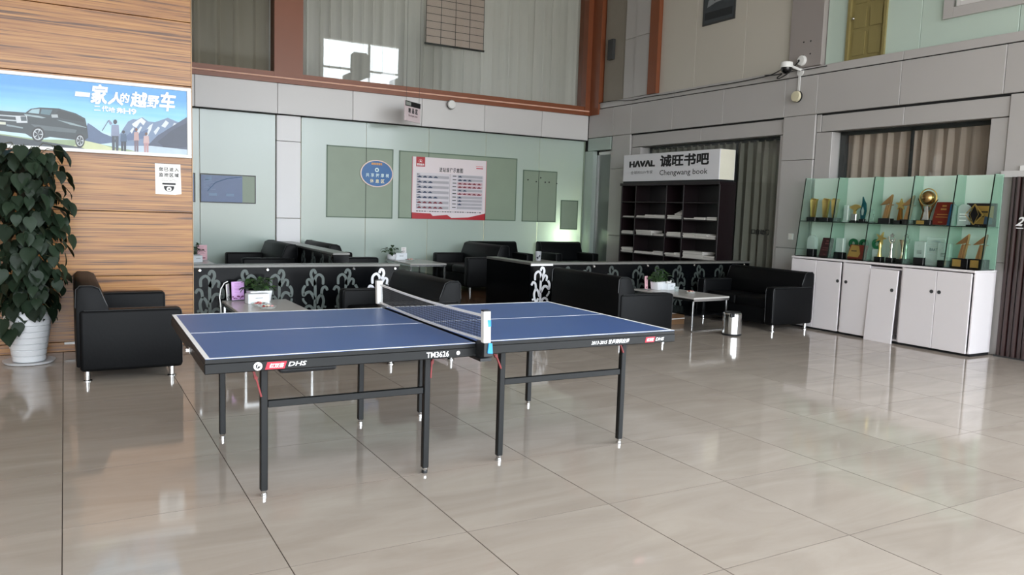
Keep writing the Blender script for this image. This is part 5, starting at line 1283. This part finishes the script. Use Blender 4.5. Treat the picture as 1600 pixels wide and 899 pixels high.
def smooth_pts3(p, n=5):
    out = []; q = [p[0]]+list(p)+[p[-1]]
    for i in range(1, len(q)-2):
        for k_ in range(n):
            t_ = k_/n
            out.append(tuple(.5*((2*q[i][a_])+(-q[i-1][a_]+q[i+1][a_])*t_+(2*q[i-1][a_]-5*q[i][a_]+4*q[i+1][a_]-q[i+2][a_])*t_*t_+(-q[i-1][a_]+3*q[i][a_]-3*q[i+1][a_]+q[i+2][a_])*t_**3) for a_ in range(3)))
    return out+[tuple(p[-1])]
cx_ = RX-.012
cable('thin dark cable running along the grey ledge from the corner to the security camera', [P(a, b, X=cx_) for a, b in ((920, 165), (955, 158), (985, 157), (1010, 152), (1050, 146), (1100, 137), (1150, 129), (1185, 122), (1205, 117), (1222, 108))], .007, DARK)
cable('dark cable looping below the security camera towards the round junction box', [P(a, b, X=RX-.10) for a, b in ((1195, 118), (1213, 117), (1222, 115), (1214, 122), (1219, 122), (1232, 114), (1242, 103), (1248, 96))], .008, DARK)
cable('thin dark cable running along the ledge beyond the junction box', [P(a, b, X=cx_) for a, b in ((1226, 115), (1240, 111), (1258, 109), (1280, 105), (1292, 103))], .006, DARK)
cp = P(1198, 118, X=RX-.10)
# ---- framed picture upstairs
a = P(1096, 41, X=RX); b = P(1145, 0, X=RX)
t = thing('framed_picture', 'framed black and white photograph hanging on the beige upper wall', 'picture', (RX+.06, 0, 0))
ya_, yb_ = 10.02, 9.30; zb_ = 4.60
MB().box((-.02, yb_, zb_), (0, ya_, zb_+.95), DGREY).build('frame', t)
MB().box((-.022, yb_+.03, zb_+.03), (-.018, ya_-.03, zb_+.92), mat('photo_grey', '#3f454a', .4, 0, .3, 6)).build('print', t)
k = MB(); lg_ = mat('photo_light', '#8b9093', .5); dk = mat('photo_dark', '#23272b', .5)
k.box((-.0235, yb_+.05, zb_+.08), (-.0225, ya_-.05, zb_+.2), dk)
k.add([(-.024, ya_-.1, zb_+.28), (-.024, ya_-.3, zb_+.33), (-.024, yb_+.1, zb_+.36), (-.024, yb_+.08, zb_+.45), (-.024, yb_+.25, zb_+.52), (-.024, ya_-.25, zb_+.47), (-.024, ya_-.12, zb_+.38)], [tuple(range(7))], lg_)
k.add([(-.0245, ya_-.25, zb_+.36), (-.0245, yb_+.25, zb_+.39), (-.0245, yb_+.28, zb_+.44), (-.0245, ya_-.27, zb_+.42)], [(0, 1, 2, 3)], dk)
k.build('image', t)

# ---- lamp in the room behind the frosted glass
p = Vector((8.72, 13.72, .9))
fl_ = thing('floor_lamp', 'warm floor lamp glowing dimly behind the green glass by the corner armchair', 'lamp', (p.x, 13.72, 0))
MB().lathe([(.14, 0), (.14, .02), (.02, .03), (.015, .75)], DGREY, 16).build('stand', fl_)
MB().lathe([(.14, .62), (.14, 1.15)], mat('lamp_shade', '#fff0d0', .6, emit=8), 20, cap=False).build('shade', fl_)
ll = bpy.data.lights.new('lamp_light', 'POINT'); ll.energy = 75; ll.color = (1, .93, .78); ll.shadow_soft_size = .08
lo = bpy.data.objects.new('lamp_light', ll); COL.objects.link(lo); lo.location = (0, -.19, 1.0); lo.parent = fl_
